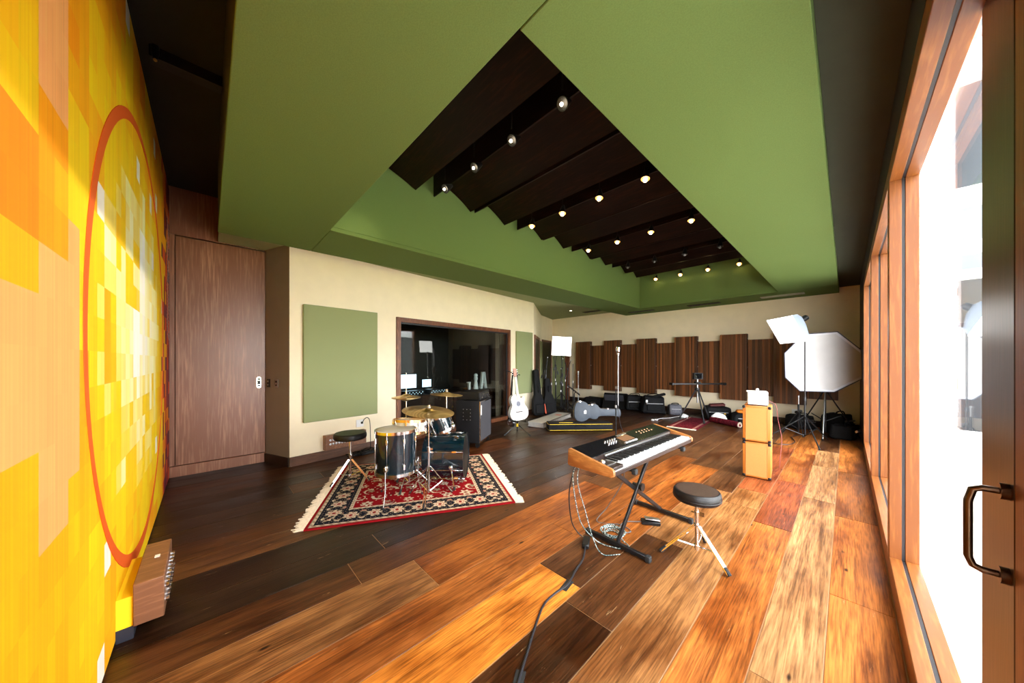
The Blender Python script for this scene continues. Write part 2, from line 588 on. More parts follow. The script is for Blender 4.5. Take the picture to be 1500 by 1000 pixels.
# the control room behind it
cr = struct('wall_control_room', (AX[0], AX[1], 0), 96.95)
M_crdark = plain('control_room_paint', (0.05, 0.042, 0.034), 0.8)
MB().b2((0.9, 3.0, 0), (6.0, 3.1, 2.7)).ob('rear_wall', M_crdark, cr)
MB().b2((0.8, 0.142, 0), (0.9, 3.1, 2.7)).ob('side_wall', M_crdark, cr)
MB().b2((5.5, 0.142, 0), (5.6, 3.1, 2.7)).ob('side_wall', M_crdark, cr)
MB().b2((0.8, 0.142, 2.7), (5.6, 3.1, 2.8)).ob('room_ceiling', M_crdark, cr)
MB().b2((0.8, 0.165, -0.02), (5.6, 3.1, 0.012)).ob('room_floor', plain('dark_carpet', (0.02, 0.018, 0.016), 0.95), cr)

# ------------------------------------------------------------------ right wall: timber framed glazing
XI, XG0, XG1, XO = 0.205, 0.262, 0.276, 0.338
ZS, ZH = 0.15, 2.73
wr = struct('wall_right')
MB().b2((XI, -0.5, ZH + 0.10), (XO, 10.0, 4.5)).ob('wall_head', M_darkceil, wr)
MB().b2((XI, 8.0, 0), (XO, 10.0, ZH + 0.10)).ob('wall_end', wood('shaded_wall_end', (0.018, 0.009, 0.005), (0.045, 0.022, 0.012), (14, 14, 1.2), 0.6, spec=0.2), wr)  # backlit wall end, its shade put into this dark colour
MB().b2((XI, -0.5, 0), (XO, 0.25, ZH + 0.10)).ob('wall_end', M_taupe, wr)


def strips(par, lo, hi, mat, name):
    """three strips through the depth of the frame: inner timber, black seal, outer timber"""
    MB().b2((XI, lo[0], lo[1]), (XG0, hi[0], hi[1])).ob('inner_' + name, mat, par, bev=0.003)
    MB().b2((XG0, lo[0] + 0.004, lo[1] + 0.004), (XG1, hi[0] - 0.004, hi[1] - 0.004)).ob(name + '_seal', M_gasket, par)
    MB().b2((XG1, lo[0], lo[1]), (XO, hi[0], hi[1])).ob('outer_' + name, mat, par, bev=0.003)


bays = [('window_2', 0.35, 3.4), ('window_3', 3.5, 5.65), ('window_4', 5.75, 7.9)]
for nm, y0, y1 in bays:
    w = struct(nm)
    strips(w, (y0 - 0.1 if nm == 'window_2' else y0, 0.0), (y1, ZS), M_frame_y, 'sill')
    strips(w, (y0, ZH), (y1, ZH + 0.1), M_frame_y, 'head')
    strips(w, (y1, 0.0), (y1 + 0.1, ZH + 0.1), M_frame, 'post')
    if nm == 'window_2':
        strips(w, (y0 - 0.1, ZS), (y0, ZH + 0.1), M_frame, 'post')
    else:
        MB().b2((0.318, y0, ZS), (0.326, y1, ZH)).ob('glass_pane', M_pane, w)
# door_2: glazed door leaf in the near bay with a dark stile and a bronze pull handle
M_stile = wood('dark_stile_wood', (0.035, 0.013, 0.008), (0.085, 0.032, 0.018), (14, 14, 1.2), 0.3)
d2 = struct('door_2')
MB().b2((0.33, 1.655, ZS), (0.378, 1.97, ZH)).ob('stile', M_stile, d2, bev=0.004)
MB().b2((0.33, 1.52, ZS), (0.378, 1.65, ZH)).ob('jamb', M_frame, d2, bev=0.004)
MB().b2((0.345, 1.97, ZS), (0.353, 3.4, ZH)).ob('glass_pane', M_pane, d2)
MB().b2((0.345, 0.35, ZS), (0.353, 1.52, ZH)).ob('glass_pane', M_pane, d2)
M_bronze = plain('bronze', (0.10, 0.055, 0.03), 0.3, metal=1.0)
hp = [(0.33, 1.695, 1.115), (0.285, 1.695, 1.115), (0.268, 1.695, 1.107), (0.26, 1.695, 1.07), (0.26, 1.695, 0.90), (0.268, 1.695, 0.876), (0.285, 1.695, 0.868), (0.33, 1.695, 0.868)]
ha = MB().tube(hp, 0.0095, 10).ob('pull_handle', M_bronze, d2)
for z in (1.115, 0.868):
    MB().cyl((0.331, 1.695, z), (0.313, 1.695, z), 0.024, n=18).ob('rose', M_bronze, ha)

# ------------------------------------------------------------------ outdoors: terrace, low wall and lawn, all in flat daylight
MB().b2((0.339, -4, -0.2), (5.0, 16, -0.03)).ob('terrace', M_concrete, kind='structure')
MB().b2((5.0, -30, -0.35), (60, 60, -0.15)).ob('lawn', plain('dry_lawn', (0.30, 0.32, 0.14), 0.95, noise=0.2, nscale=1.5), kind='structure')
MB().b2((5.0, -4, -0.2), (5.25, 16, 0.55)).ob('terrace_wall', plain('white_render', (0.75, 0.74, 0.71), 0.85), kind='structure', bev=0.02)
vr = struct('verandah')
MB().b2((3.3, -4, 2.75), (3.5, 16, 3.05)).ob('beam', plain('white_beam', (0.78, 0.78, 0.76), 0.6), vr)
for y in (4.6, 9.4, 14.2):
    MB().b2((3.33, y, -0.03), (3.47, y + 0.14, 2.75)).ob('post', M_white, vr, bev=0.008)
for y in (0.5, 2.9, 5.3, 7.7, 10.1, 12.5):
    MB().b2((0.34, y, 3.0), (3.3, y + 0.09, 3.18)).ob('rafter', M_white, vr)

backdrop = struct('glass_backdrop')  # added dark backdrop outdoors, so room reflections show in the near glass
MB().b2((1.75, 12.0, -0.2), (7.0, 12.4, 3.3)).ob('lower_dark_band', plain('backdrop_dark', (0.03, 0.033, 0.04), 0.7), backdrop)
MB().b2((1.75, 12.0, 3.3), (7.0, 12.4, 5.2)).ob('pale_haze_band', plain('backdrop_grey_blue', (0.16, 0.19, 0.22), 0.8), backdrop)  # hazy brightness in the glass, put in as a paler band
MB().b2((1.65, 11.8, 5.2), (7.0, 12.6, 9.5)).ob('upper_dark_band', plain('backdrop_slate_blue', (0.025, 0.032, 0.042), 0.6), backdrop)

# ------------------------------------------------------------------ ceiling
ZR = 2.98
RX0, RX1, RY0, RY1 = -5.0, -0.10, 0.085, 9.968
IX0, IX1, IY0, IY1 = -4.05, -1.01, 1.01, 8.9
ceil = struct('ceiling')
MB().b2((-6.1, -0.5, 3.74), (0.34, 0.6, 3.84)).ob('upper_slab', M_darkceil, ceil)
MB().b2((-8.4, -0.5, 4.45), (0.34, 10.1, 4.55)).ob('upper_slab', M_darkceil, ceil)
MB().b2((-8.4, RY0 + 0.02, 3.14), (RX0 - 0.001, 10.0, 3.22)).ob('side_panel', M_green2, ceil)
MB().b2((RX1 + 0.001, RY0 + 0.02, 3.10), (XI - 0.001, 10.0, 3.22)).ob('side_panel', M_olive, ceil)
for nm, lo, hi in (('near', (RX0, RY0), (RX1, IY0 - 0.002)), ('left', (RX0, IY0 + 0.002), (IX0, IY1 - 0.002)),
                   ('right', (IX1, IY0 + 0.002), (RX1, IY1 - 0.002)), ('far', (RX0, IY1 + 0.002), (RX1, RY1))):
    MB().b2((lo[0], lo[1], ZR), (hi[0], hi[1], ZR + 0.05)).ob('soffit_panel', M_green, ceil, bev=0.004)
t = 0.03
MB().b2((IX0 - t, IY0 - t, ZR + 0.051), (IX0, IY1 + t, 4.44)).ob('recess_side', M_green, ceil)
MB().b2((IX1, IY0 - t, ZR + 0.051), (IX1 + t, IY1 + t, 4.44)).ob('recess_side', M_green, ceil)
MB().b2((IX0, IY1, ZR + 0.051), (IX1, IY1 + t, 4.44)).ob('recess_side', M_green, ceil)
MB().b2((IX0, IY0 - t, ZR + 0.051), (IX1, IY0, 4.44)).ob('recess_side', M_green, ceil)
MB().b2((RX0, RY0 + 0.001, ZR + 0.051), (RX1, RY0 + 0.03, 3.74)).ob('soffit_edge', M_darkceil, ceil)
MB().b2((RX0, RY0 + 0.031, ZR + 0.051), (RX0 + 0.03, RY1, 3.14)).ob('soffit_edge', M_green, ceil)
MB().b2((RX1 - 0.03, RY0 + 0.031, ZR + 0.051), (RX1, RY1, 3.10)).ob('soffit_edge', M_green, ceil)
# timber baffles: curved boards hanging in the recess, each with an upright fin at its front
boards = [(1.05, 2.04, 0), (2.31, 2.955, 1), (3.03, 3.67, 1), (3.97, 4.63, 1), (4.67, 5.31, 1), (5.60, 6.30, 1), (6.36, 6.98, 1), (7.30, 7.98, 1), (8.03, 8.64, 1)]
XB0, XB1 = IX0 + 0.02, IX1 - 0.02
for y0, y1, fin in boards:
    m = MB()
    prof = []
    for k in range(9):
        u = k / 8
        prof.append((y0 + 0.03 + (y1 - y0 - 0.03) * u, 4.06 - 0.05 * u - 0.20 * u * u))
    pol = [(y, z) for y, z in prof] + [(y, z + 0.025) for y, z in reversed(prof)]
    m.prism(pol, 0, XB1 - XB0, Matrix(((0, 0, 1, XB0), (1, 0, 0, 0), (0, 1, 0, 0), (0, 0, 0, 1))))
    m.ob('baffle_board', M_baffle, ceil)
    if fin:
        MB().b2((XB0, y0, 3.82), (XB1, y0 + 0.022, 4.3)).ob('baffle_fin', M_baffle, ceil, bev=0.003)
# air vents in the far soffit and the left side panel
M_vent = plain('vent_paint', (0.30, 0.30, 0.20), 0.6)
for (x0, x1, y0, y1, z, dark) in ((-1.38, -0.62, 9.3, 9.52, ZR, 0), (-2.95, -2.2, 9.3, 9.5, ZR, 1), (-4.6, -3.85, 9.3, 9.46, ZR, 1), (-6.15, -5.5, 9.15, 9.35, 3.14, 1)):
    fr = MB()
    for a, c in (((x0, y0), (x1, y0 + 0.03)), ((x0, y1 - 0.03), (x1, y1)), ((x0, y0 + 0.03), (x0 + 0.03, y1 - 0.03)), ((x1 - 0.03, y0 + 0.03), (x1, y1 - 0.03))):
        fr.b2((*a, z - 0.012), (*c, z - 0.0005))
    v = fr.ob('air_vent', M_vent if not dark else M_olive, ceil)
    sl = MB()
    n = 5
    for k in range(n):
        yk = y0 + 0.04 + (y1 - y0 - 0.08) * k / (n - 1)
        sl.b2((x0 + 0.03, yk - 0.008, z - 0.009), (x1 - 0.03, yk + 0.008, z - 0.003))
    sl.ob('louvre', M_vent if not dark else M_baffle, v)
# dark duct slot in the high ceiling over the mural
slot = MB().b2((-3.50, -0.30, 3.66), (-3.40, 0.084, 3.739))
slot.ob('ceiling_channel', M_black, ceil)

# ================================================================== things
def face(x, y):
    """turn of a thing at (x, y) whose front is local -y so that it looks toward the near right corner of the room"""
    return math.degrees(math.atan2(-x, y))


def arc(c, r, a0, a1, n, z=0.0):
    return [(c[0] + r * math.cos(R(a0 + (a1 - a0) * k / n)), c[1] + r * math.sin(R(a0 + (a1 - a0) * k / n)), z) for k in range(n + 1)]


def curve(pts, n=8):
    """smooth path through points (Catmull-Rom)"""
    P = [Vector(p) for p in pts]
    P = [P[0] * 2 - P[1]] + P + [P[-1] * 2 - P[-2]]
    out = []
    for i in range(1, len(P) - 2):
        for k in range(n):
            t = k / n
            a, b, c, d = P[i - 1], P[i], P[i + 1], P[i + 2]
            out.append(0.5 * ((2 * b) + (c - a) * t + (2 * a - 5 * b + 4 * c - d) * t * t + (3 * b - a - 3 * c + d) * t ** 3))
    out.append(P[-2])
    return out


# ------------------------------------------------------------------ mural
M_mural = attr_mat('mural_print', 0.62, (70, 70, 0.5), 0.10, spec=0.3)
mural = thing('wall_mural', 'yellow and orange pixel mural with a thin red ring covering the whole wall', 'mural', (0, -0.352, 0))
rm = random.Random(3)
MX0, MX1, MZ0, MZ1 = -5.93, 0.15, 0.02, 3.67
CW_, CH_ = 0.135, 0.15
nx, nz = int((MX1 - MX0) / CW_), int((MZ1 - MZ0) / CH_)
CW_, CH_ = (MX1 - MX0) / nx, (MZ1 - MZ0) / nz
big = {}
rowshift = {}
Wh, Py, Ye, Go, Og, Pe, De = (1, 1, 0.95), (1, 0.88, 0.34), (1, 0.66, 0.006), (1, 0.42, 0.003), (1, 0.27, 0.003), (1, 0.42, 0.13), (1, 0.25, 0.003)
pal = [(0.0, Wh), (0.30, (1, 0.95, 0.62)), (0.62, Py), (0.95, Ye), (1.5, (1, 0.53, 0.004)), (2.0, Go), (2.9, Og)]


def palette(t):
    t = max(0, min(t, 2.89))
    for (a, ca), (b_, cb) in zip(pal, pal[1:]):
        if t <= b_:
            k = (t - a) / (b_ - a)
            return tuple(p + (q - p) * k for p, q in zip(ca, cb))
    return Og


mm = MB()
for i in range(nx):
    for j in range(nz):
        x0, z0 = MX0 + i * CW_, MZ0 + j * CH_
        xc, zc = x0 + CW_ / 2, z0 + CH_ / 2
        r = math.hypot((xc + 3.6) / 1.08, zc - 1.74)
        kb = (i // 2, (j + ((i // 2) * 7) % 3) // 3)
        if kb not in big:
            big[kb] = (rm.gauss(0, 0.34), rm.random())
        t = r + big[kb][0] * (0.5 if r < 1.2 else 1.0) + rm.gauss(0, 0.16) - 0.25 * max(0, 1.2 - zc)
        if r > 1.2:
            t = max(t, 0.95)
        c = palette(t)
        if xc > -2.0 and big[kb][1] < 0.3:
            c = Pe
        if xc > -2.6 and big[kb][1] > 0.86:
            c = De if zc > 1.9 else Go
        if rm.random() < 0.02 and 0.5 < r < 2.3 and xc < -2.0:
            c = (1, 0.93, 0.80)
        if xc < -5.0:
            w = (-5.0 - xc) / 0.5
            if rm.random() < w:
                c = rm.choice([(0.75, 0.09, 0.01), (0.36, 0.02, 0.015), (0.12, 0.01, 0.03), (0.9, 0.25, 0.01), (0.22, 0.015, 0.03)])
        # every cell is two strips wide, a little different, like the ribbed print
        for q in range(2):
            k = 1 + rm.uniform(-0.05, 0.05)
            mm.color = tuple(min(1, ch * k) for ch in c)
            xa, xb = x0 + CW_ * q / 2, x0 + CW_ * (q + 1) / 2
            mm.add([(xa, 0, z0), (xa, 0, z0 + CH_), (xb, 0, z0 + CH_), (xb, 0, z0)], [(0, 3, 2, 1)])
mm.color = (0.8, 0.4, 0.01)
mm.b2((MX0, -0.022, MZ0), (MX1, -0.001, MZ1))
mm.ob('printed_panel', M_mural, mural, colored=True)
ring = MB()
n = 96
for k in range(n):
    a0, a1 = 2 * PI * k / n, 2 * PI * (k + 1) / n
    w0 = 0.022 + 0.016 * abs(math.sin(1.5 * a0 + 0.6)) ** 2
    w1_ = 0.022 + 0.016 * abs(math.sin(1.5 * a1 + 0.6)) ** 2
    P = []
    for a, w in ((a0, w0), (a1, w1_)):
        for s_ in (-1, 1):
            P.append((-3.60 + (1.52 + s_ * w) * math.cos(a), 0, 1.64 + (1.47 + s_ * w) * math.sin(a)))
    ring.add([(p[0], 0.0005, p[2]) for p in P] + [(p[0], 0.003, p[2]) for p in P], [(4, 6, 7, 5), (0, 1, 3, 2), (0, 2, 6, 4), (1, 5, 7, 3)])
ring.ob('ring_outline', plain('red_orange_paint', (0.80, 0.11, 0.006), 0.6), mural, label='thin red-orange painted ring')
ht = MB()
for k in range(34):
    z = 1.75 + k * 0.045
    x = -5.86 + 0.10 * math.sin(k * 0.35) ** 2
    ht.add([(x, 0.002, z), (x + 0.2, 0.002, z + 0.07), (x + 0.2, 0.002, z + 0.085), (x, 0.002, z + 0.015)], [(0, 1, 2, 3)])
ht.ob('hatch_strokes', plain('white_paint_strokes', (0.75, 0.68, 0.6), 0.6), mural, kind='stuff')
# wall nib behind the connector box
nib = MB().b2((-3.15, -0.351, 0.07), (-2.66, -0.292, 0.23)).ob('trim_1', plain('yellow_paint', (1, 0.70, 0.01), 0.6), kind='structure')
MB().b2((-3.15, -0.351, 0.0), (-2.66, -0.289, 0.069)).ob('baseboard_near', plain('navy_skirting', (0.02, 0.022, 0.035), 0.5), kind='structure')
# floor connector box under the mural
M_boxw = wood('connector_box_veneer', (0.20, 0.085, 0.042), (0.36, 0.17, 0.09), (10, 1.0, 10), 0.4)
cb = thing('connector_box', 'brown timber connector box with a row of silver sockets low on the mural wall', 'connector box', (-2.64, -0.29, 0.07))
MB().b2((-0.52, 0, 0), (0, 0.115, 0.225)).ob('box_body', M_boxw, cb, bev=0.004)
MB().b2((-0.31, 0.055, 0.2255), (-0.275, 0.078, 0.228)).ob('label_plate', M_white, cb)
for k in range(9):
    for q in range(2):
        s_ = MB().lathe([(0.0135, 0), (0.0135, 0.016), (0.010, 0.018), (0.010, 0.006)], 12, tr(-0.05 - k * 0.052, 0.115, 0.07 + q * 0.075) @ rotm('X', -90))
        s_.ob('socket', M_chrome, cb)

# ------------------------------------------------------------------ left wall fittings (local frame of the splayed wall)
def on_wall(s, z=0.0, off=0.0):
    a = R(96.95)
    return (AX[0] + math.cos(a) * s - math.sin(a) * off, AX[1] + math.sin(a) * s + math.cos(a) * off, z)


def wall_panel(s0, s1, z0, z1, label):
    t_ = thing('sound_absorber', label, 'acoustic panel', on_wall((s0 + s1) / 2, z0, -0.002), 96.95, 'green acoustic panels')
    w, h = s1 - s0, z1 - z0
    MB().b2((-w / 2, -0.05, 0), (w / 2, 0, h)).ob('fabric_face', M_green2, t_, bev=0.006)
    MB().b2((-w / 2 + 0.02, 0.0, 0.02), (w / 2 - 0.02, 0.002, h - 0.02)).ob('backing', M_black, t_)
    return t_


wall_panel(0.16, 1.267, 0.60, 2.315, 'large sage green fabric acoustic panel on cream wall nearest the timber door')
wall_panel(5.083, 5.80, 0.614, 2.28, 'narrow sage green fabric acoustic panel between control room window and wall corner')
ga = math.degrees(math.atan2(K2[1] - K1[1], K2[0] - K1[0]))


def on_ang(s, off=0.0):
    a = R(ga)
    return (K1[0] + math.cos(a) * s - math.sin(a) * off, K1[1] + math.sin(a) * s + math.cos(a) * off, 0)


t_ = thing('sound_absorber', 'green fabric acoustic panel on the angled wall right of its doorway', 'acoustic panel', (*on_ang(1.8, -0.002)[:2], 0.55), ga, 'green acoustic panels')
MB().b2((0, -0.05, 0), (0.62, 0, 1.62)).ob('fabric_face', M_green2, t_, bev=0.006)
MB().b2((0.02, 0, 0.02), (0.60, 0.002, 1.60)).ob('backing', M_black, t_)
# patch box on the baseboard
pb = thing('patch_box', 'brown timber wall patch box with silver sockets behind the black drum stool', 'patch box', on_wall(0.43, 0.15, -0.021), 96.95)
MB().b2((0, -0.075, 0), (0.62, 0.019, 0.22)).ob('box_body', M_boxw, pb, bev=0.004)
for k in range(8):
    for q in range(2):
        MB().lathe([(0.016, 0), (0.016, 0.006), (0.010, 0.008), (0.010, 0.002)], 14, tr(0.07 + k * 0.042, -0.075, 0.085 + q * 0.06) @ rotm('X', 90)).ob('socket', M_steel, pb)
po = thing('power_outlet', 'white wall power outlet with a black cable plugged in above patch box', 'power outlet', on_wall(0.985, 0.41, -0.001), 96.95)
MB().b2((-0.06, -0.012, 0), (0.06, 0, 0.12)).ob('face_plate', M_white, po, bev=0.003)
MB().b2((0.012, -0.03, 0.05), (0.045, -0.012, 0.085)).ob('plug', M_black, po, bev=0.004)
MB().tube(curve([(0.03, -0.03, 0.068), (0.045, -0.07, 0.13), (0.09, -0.085, 0.15), (0.13, -0.08, 0.08), (0.135, -0.09, -0.15), (0.12, -0.11, -0.38), (0.0, -0.2, -0.40)]), 0.006, 6).ob('cable', M_black, po)
# a heap of cable on the floor below
ch = thing('cable_heap', 'heap of black cables on the floor against the baseboard behind drum stool', 'cables', on_wall(0.95, 0.0, -0.22), 96.95)
rc = random.Random(11)
for k in range(5):
    pts = []
    cx_, cy_ = rc.uniform(-0.25, 0.28), rc.uniform(-0.06, 0.1)
    for q in range(16):
        a = q * 0.75 + k
        pts.append((cx_ + (0.10 + 0.02 * math.sin(q * 1.7)) * math.cos(a), cy_ + 0.07 * math.sin(a), 0.008 + 0.035 * (0.5 + 0.5 * math.sin(q * 1.3 + k)) + 0.006 * k))
    MB().tube(curve(pts, 4), 0.006, 6).ob('cable_loop', M_black, ch)
MB().b2((-0.05, -0.03, 0.0), (0.42, 0.035, 0.045)).ob('power_strip', M_black, ch, bev=0.006)
# switches on the return wall
ra = math.degrees(math.atan2(AX[1] - DW[1], AX[0] - DW[0]))
for s_, lab in ((0.085, 'dark wall switch plate on shaded return wall right beside the timber door'), (0.29, 'steel wall switch plate on shaded return wall nearer the cream wall')):
    a = R(ra)
    sw = thing('switch_plate', lab, 'switch', (DW[0] + math.cos(a) * s_ + math.sin(a) * 0.001, DW[1] + math.sin(a) * s_ - math.cos(a) * 0.001, 1.11), ra, 'wall switch plates')
    MB().b2((-0.037, -0.010, 0), (0.037, 0, 0.12)).ob('face_plate', M_steel if s_ > 0.2 else M_blackm, sw, bev=0.002)
    for z in (0.035, 0.085):
        MB().cyl((0, -0.009, z), (0, -0.017, z), 0.013, n=14).ob('rocker', M_black if s_ > 0.2 else M_steel, sw)

# doors of the far left corner
d3 = struct('door_3', on_ang(0, 0), ga)
MB().b2((0.13, -0.03, 0), (0.23, 0.02, 2.25)).ob('jamb', M_cwframe, d3, bev=0.004)
MB().b2((1.55, -0.03, 0), (1.65, 0.02, 2.25)).ob('jamb', M_cwframe, d3, bev=0.004)
MB().b2((0.23, -0.03, 2.15), (1.55, 0.02, 2.25)).ob('head', M_cwframe, d3, bev=0.004)
MB().b2((0.23, -0.012, 0.01), (1.55, -0.001, 2.15)).ob('door_leaf', wood('dark_door', (0.02, 0.009, 0.005), (0.06, 0.026, 0.013), (10, 10, 1), 0.35), d3)
d4 = struct('door_4', (K2[0], K2[1], 0), math.degrees(math.atan2(K3[1] - K2[1], K3[0] - K2[0])))
MB().b2((0.06, -0.012, 0.01), (1.08, -0.001, 2.2)).ob('door_leaf', wood('dark_door_far', (0.015, 0.007, 0.004), (0.05, 0.022, 0.011), (12, 12, 1), 0.35), d4)
MB().b2((1.08, -0.03, 0), (1.17, 0.0, 2.27)).ob('jamb', M_cwframe, d4, bev=0.004)
MB().b2((0.06, -0.03, 2.2), (1.08, 0.0, 2.27)).ob('head', M_cwframe, d4, bev=0.004)
d5 = struct('door_5', (-8.05, 9.944, 0))
MB().b2((0.0, -0.03, 0), (0.62, 0.024, 2.1)).ob('door_leaf', M_green2, d5, bev=0.004)
MB().b2((0.62, -0.04, 0), (0.80, 0.024, 2.16)).ob('jamb', M_cwframe, d5, bev=0.004)
MB().b2((0.0, -0.04, 2.1), (0.62, 0.024, 2.16)).ob('head', M_cwframe, d5, bev=0.004)

# ------------------------------------------------------------------ slatted diffuser panels on the back wall
M_slat = attr_mat('diffuser_slats', 0.45, (40, 40, 1.5), 0.25)
M_diffside = wood('diffuser_side', (0.06, 0.022, 0.009), (0.12, 0.045, 0.018), (10, 10, 1), 0.45)
rs = random.Random(5)
ordn = ['first', 'second', 'third', 'fourth', 'fifth', 'sixth', 'seventh']


def diffuser(x0, w, z0, z1, dep, label, screws):
    t_ = thing('diffuser_panel', label, 'wall panel', (x0, 9.968, z0), 0, 'slatted timber panels on the back wall')
    h = z1 - z0
    MB().b2((0, -dep, 0), (w, 0, h)).ob('panel_box', M_diffside, t_, bev=0.003)
    m = MB()
    x = 0.004
    while x < w - 0.02:
        ww = rs.choice([0.028, 0.034, 0.045, 0.056])
        ww = min(ww, w - 0.004 - x)
        k = rs.choice([0.45, 0.6, 0.8, 1.0, 1.3, 1.7])
        m.color = (0.150 * k, 0.050 * k, 0.013 * k)
        m.b2((x, -dep - 0.014 - rs.uniform(0, 0.006), 0.002), (x + ww - 0.003, -dep - 0.0005, h - 0.002))
        x += ww
    m.ob('slat_facing', M_slat, t_, colored=True, kind='stuff')
    if screws:
        for z in (0.12, h * 0.5, h - 0.12):
            MB().lathe([(0.017, 0), (0.017, 0.006), (0.0, 0.010)], 12, tr(w, -dep * 0.5, z) @ rotm('Y', 90)).ob('screw_cap', M_steel, t_)


bx0 = [-6.86, -5.72, -4.575, -3.435, -2.30, -1.20]
for k, x in enumerate(bx0):
    diffuser(x, 0.58, 0.485, 2.18, 0.15, f'tall raised slatted timber panel, {ordn[k]} of six from the left on the back wall', k < 5)
for k, x in enumerate(bx0):
    x1 = bx0[k + 1] if k < 5 else -0.10
    if k < 5:
        diffuser(x + 0.585, x1 - x - 0.59, 0.63, 2.03, 0.045, f'short recessed slatted timber panel between the {ordn[k]} and {ordn[k + 1]} tall wall panels', False)
    else:
        diffuser(x + 0.585, 0.50, 0.63, 2.03, 0.045, 'short recessed slatted timber panel right of the last tall one behind octagonal softbox', False)
wo = thing('power_outlet', 'white wall power outlet on back wall below slatted panels near softbox stand', 'power outlet', (-0.82, 9.968, 0.24))
MB().b2((-0.06, -0.012, 0), (0.06, 0, 0.12)).ob('face_plate', M_white, wo, bev=0.003)
MB().cyl((0.02, -0.012, 0.06), (0.02, -0.05, 0.06), 0.028, n=14).ob('plug', M_black, wo)

# ------------------------------------------------------------------ ceiling spotlights
M_bulb = emis('warm_bulb', (1.0, 0.70, 0.32), 20.0)
M_halo = emis('bulb_halo', (1.0, 0.36, 0.05), 1.6)  # orange halo round the lit bulbs, put in as a glowing ring
M_bulbdim = emis('dim_bulb', (1.0, 0.80, 0.55), 6.0)
M_off = plain('unlit_lens', (0.25, 0.25, 0.25), 0.2)
lightx = [-3.55, -2.93, -2.31, -1.68]
lrows = [(2.20, 'dim'), (3.84, 'lit'), (5.50, 'lit'), (7.16, 'off'), (8.76, 'lit')]
coln = ['first', 'second', 'third', 'fourth']
rown = ['nearest', 'second', 'third', 'unlit fourth', 'farthest']


def spotlight(x, y, state, label):
    t_ = thing('ceiling_spotlight', label, 'spotlight', (x, y, 3.70), 0, 'spotlights between the ceiling baffles')
    tilt = rotm('X', -52 if state == 'dim' else (-28 if y > 8 else -10))
    MB().lathe([(0.0, 0.14), (0.018, 0.135), (0.026, 0.11), (0.048, 0.03), (0.056, 0.0), (0.052, 0.0), (0.046, 0.03)], 16, tilt).ob('lamp_housing', M_blackm, t_)
    MB().cyl((0, 0, 0.12), (0, 0, 0.52), 0.006, n=8).ob('drop_rod', M_blackm, t_)
    MB(tilt).ball((0, 0, -0.012), (0.026, 0.026, 0.026) if state != 'dim' else (0.016, 0.016, 0.016), 16, 10).ob('bulb', {'lit': M_bulb, 'dim': M_bulbdim, 'off': M_off}[state], t_)
    MB().lathe([(0.020, 0.013), (0.050, 0.001), (0.050, 0.004), (0.020, 0.016)], 18, tilt).ob('reflector_halo', M_halo if state == 'lit' else plain('black_reflector', (0.02, 0.02, 0.02), 0.4), t_)
    if state != 'off':
        d = bpy.data.lights.new('spot_beam', 'SPOT')
        d.energy = 60 if state == 'lit' else 38
        d.color = (1.0, 0.70, 0.36) if state == 'lit' else (1.0, 0.86, 0.66)
        d.spot_size = R(70 if y < 8 else 50)
        d.spot_blend = 0.7
        d.shadow_soft_size = 0.03
        o = bpy.data.objects.new('spot_beam', d)
        COL.objects.link(o)
        o.parent = t_
        o.matrix_local = tilt @ tr(0, 0, -0.045)


for (y, st), rn in zip(lrows, rown):
    for x, cn in zip(lightx, coln):
        spotlight(x, y, st, f'small black ceiling spotlight, {cn} from the left in the {rn} row')
dl = thing('downlight', 'small round recessed downlight in the green ceiling above microphone stands', 'downlight', (-6.25, 8.64, 3.14))
MB().lathe([(0.05, 0), (0.05, -0.006), (0.038, -0.006), (0.036, 0)], 18).ob('trim_ring', M_white, dl)
MB().lathe([(0, -0.001), (0.036, -0.001), (0.036, -0.003), (0, -0.003)], 18).ob('lamp', emis('downlight_lamp', (1, 0.85, 0.6), 12), dl)
sm = thing('ceiling_spot_lamp', 'tiny orange-tipped spot lamp on the dark ceiling above the mural', 'ceiling fitting', (-3.40, -0.27, 3.74))
MB().lathe([(0, 0), (0.022, 0), (0.022, -0.05), (0.012, -0.09), (0, -0.09)], 12).ob('housing', M_black, sm)
MB().ball((0, 0, -0.098), 0.011).ob('tip', plain('orange_tip', (0.8, 0.5, 0.12), 0.3, metal=1.0), sm)  # bright orange dot of the lamp, put into a metal colour

# ------------------------------------------------------------------ control room contents seen through the glass
def cr_at(s, off, z):
    return on_wall(s, z, off)


M_screen = emis('screen_glow', (0.55, 0.78, 0.95), 2.2)
desk = thing('mixing_desk', 'dark timber studio desk behind the control room glass', 'desk', cr_at(3.5, 0.95, 0.012), 96.95)
MB().b2((-1.45, -0.40, 0.70), (1.55, 0.40, 0.745)).ob('desk_top', M_stile, desk, bev=0.004)
for x in (-1.4, 0.0, 1.45):
    MB().b2((x - 0.03, -0.38, 0), (x + 0.03, 0.38, 0.70)).ob('desk_leg', M_stile, desk)
MB().b2((-1.45, -0.36, 0.30), (1.55, -0.34, 0.70)).ob('modesty_panel', M_stile, desk)
for s_, w, h, lab in ((2.50, 0.40, 0.30, 'larger glowing computer screen on desk behind the control room glass'), (2.98, 0.24, 0.17, 'smaller glowing computer screen right of the larger one behind glass')):
    mt = thing('computer_monitor', lab, 'monitor', cr_at(s_, 0.95, 0.758), 96.95, 'control room screens')
    MB().b2((-w / 2 - 0.015, 0.0, 0.12), (w / 2 + 0.015, 0.03, 0.12 + h + 0.03)).ob('bezel', M_black, mt, bev=0.004)
    MB().b2((-w / 2, -0.003, 0.135), (w / 2, -0.001, 0.135 + h)).ob('screen', M_screen, mt)
    MB().b2((-0.03, 0.005, 0.01), (0.03, 0.025, 0.12)).b2((-0.10, -0.06, 0), (0.10, 0.08, 0.01)).ob('monitor_stand', M_black, mt)
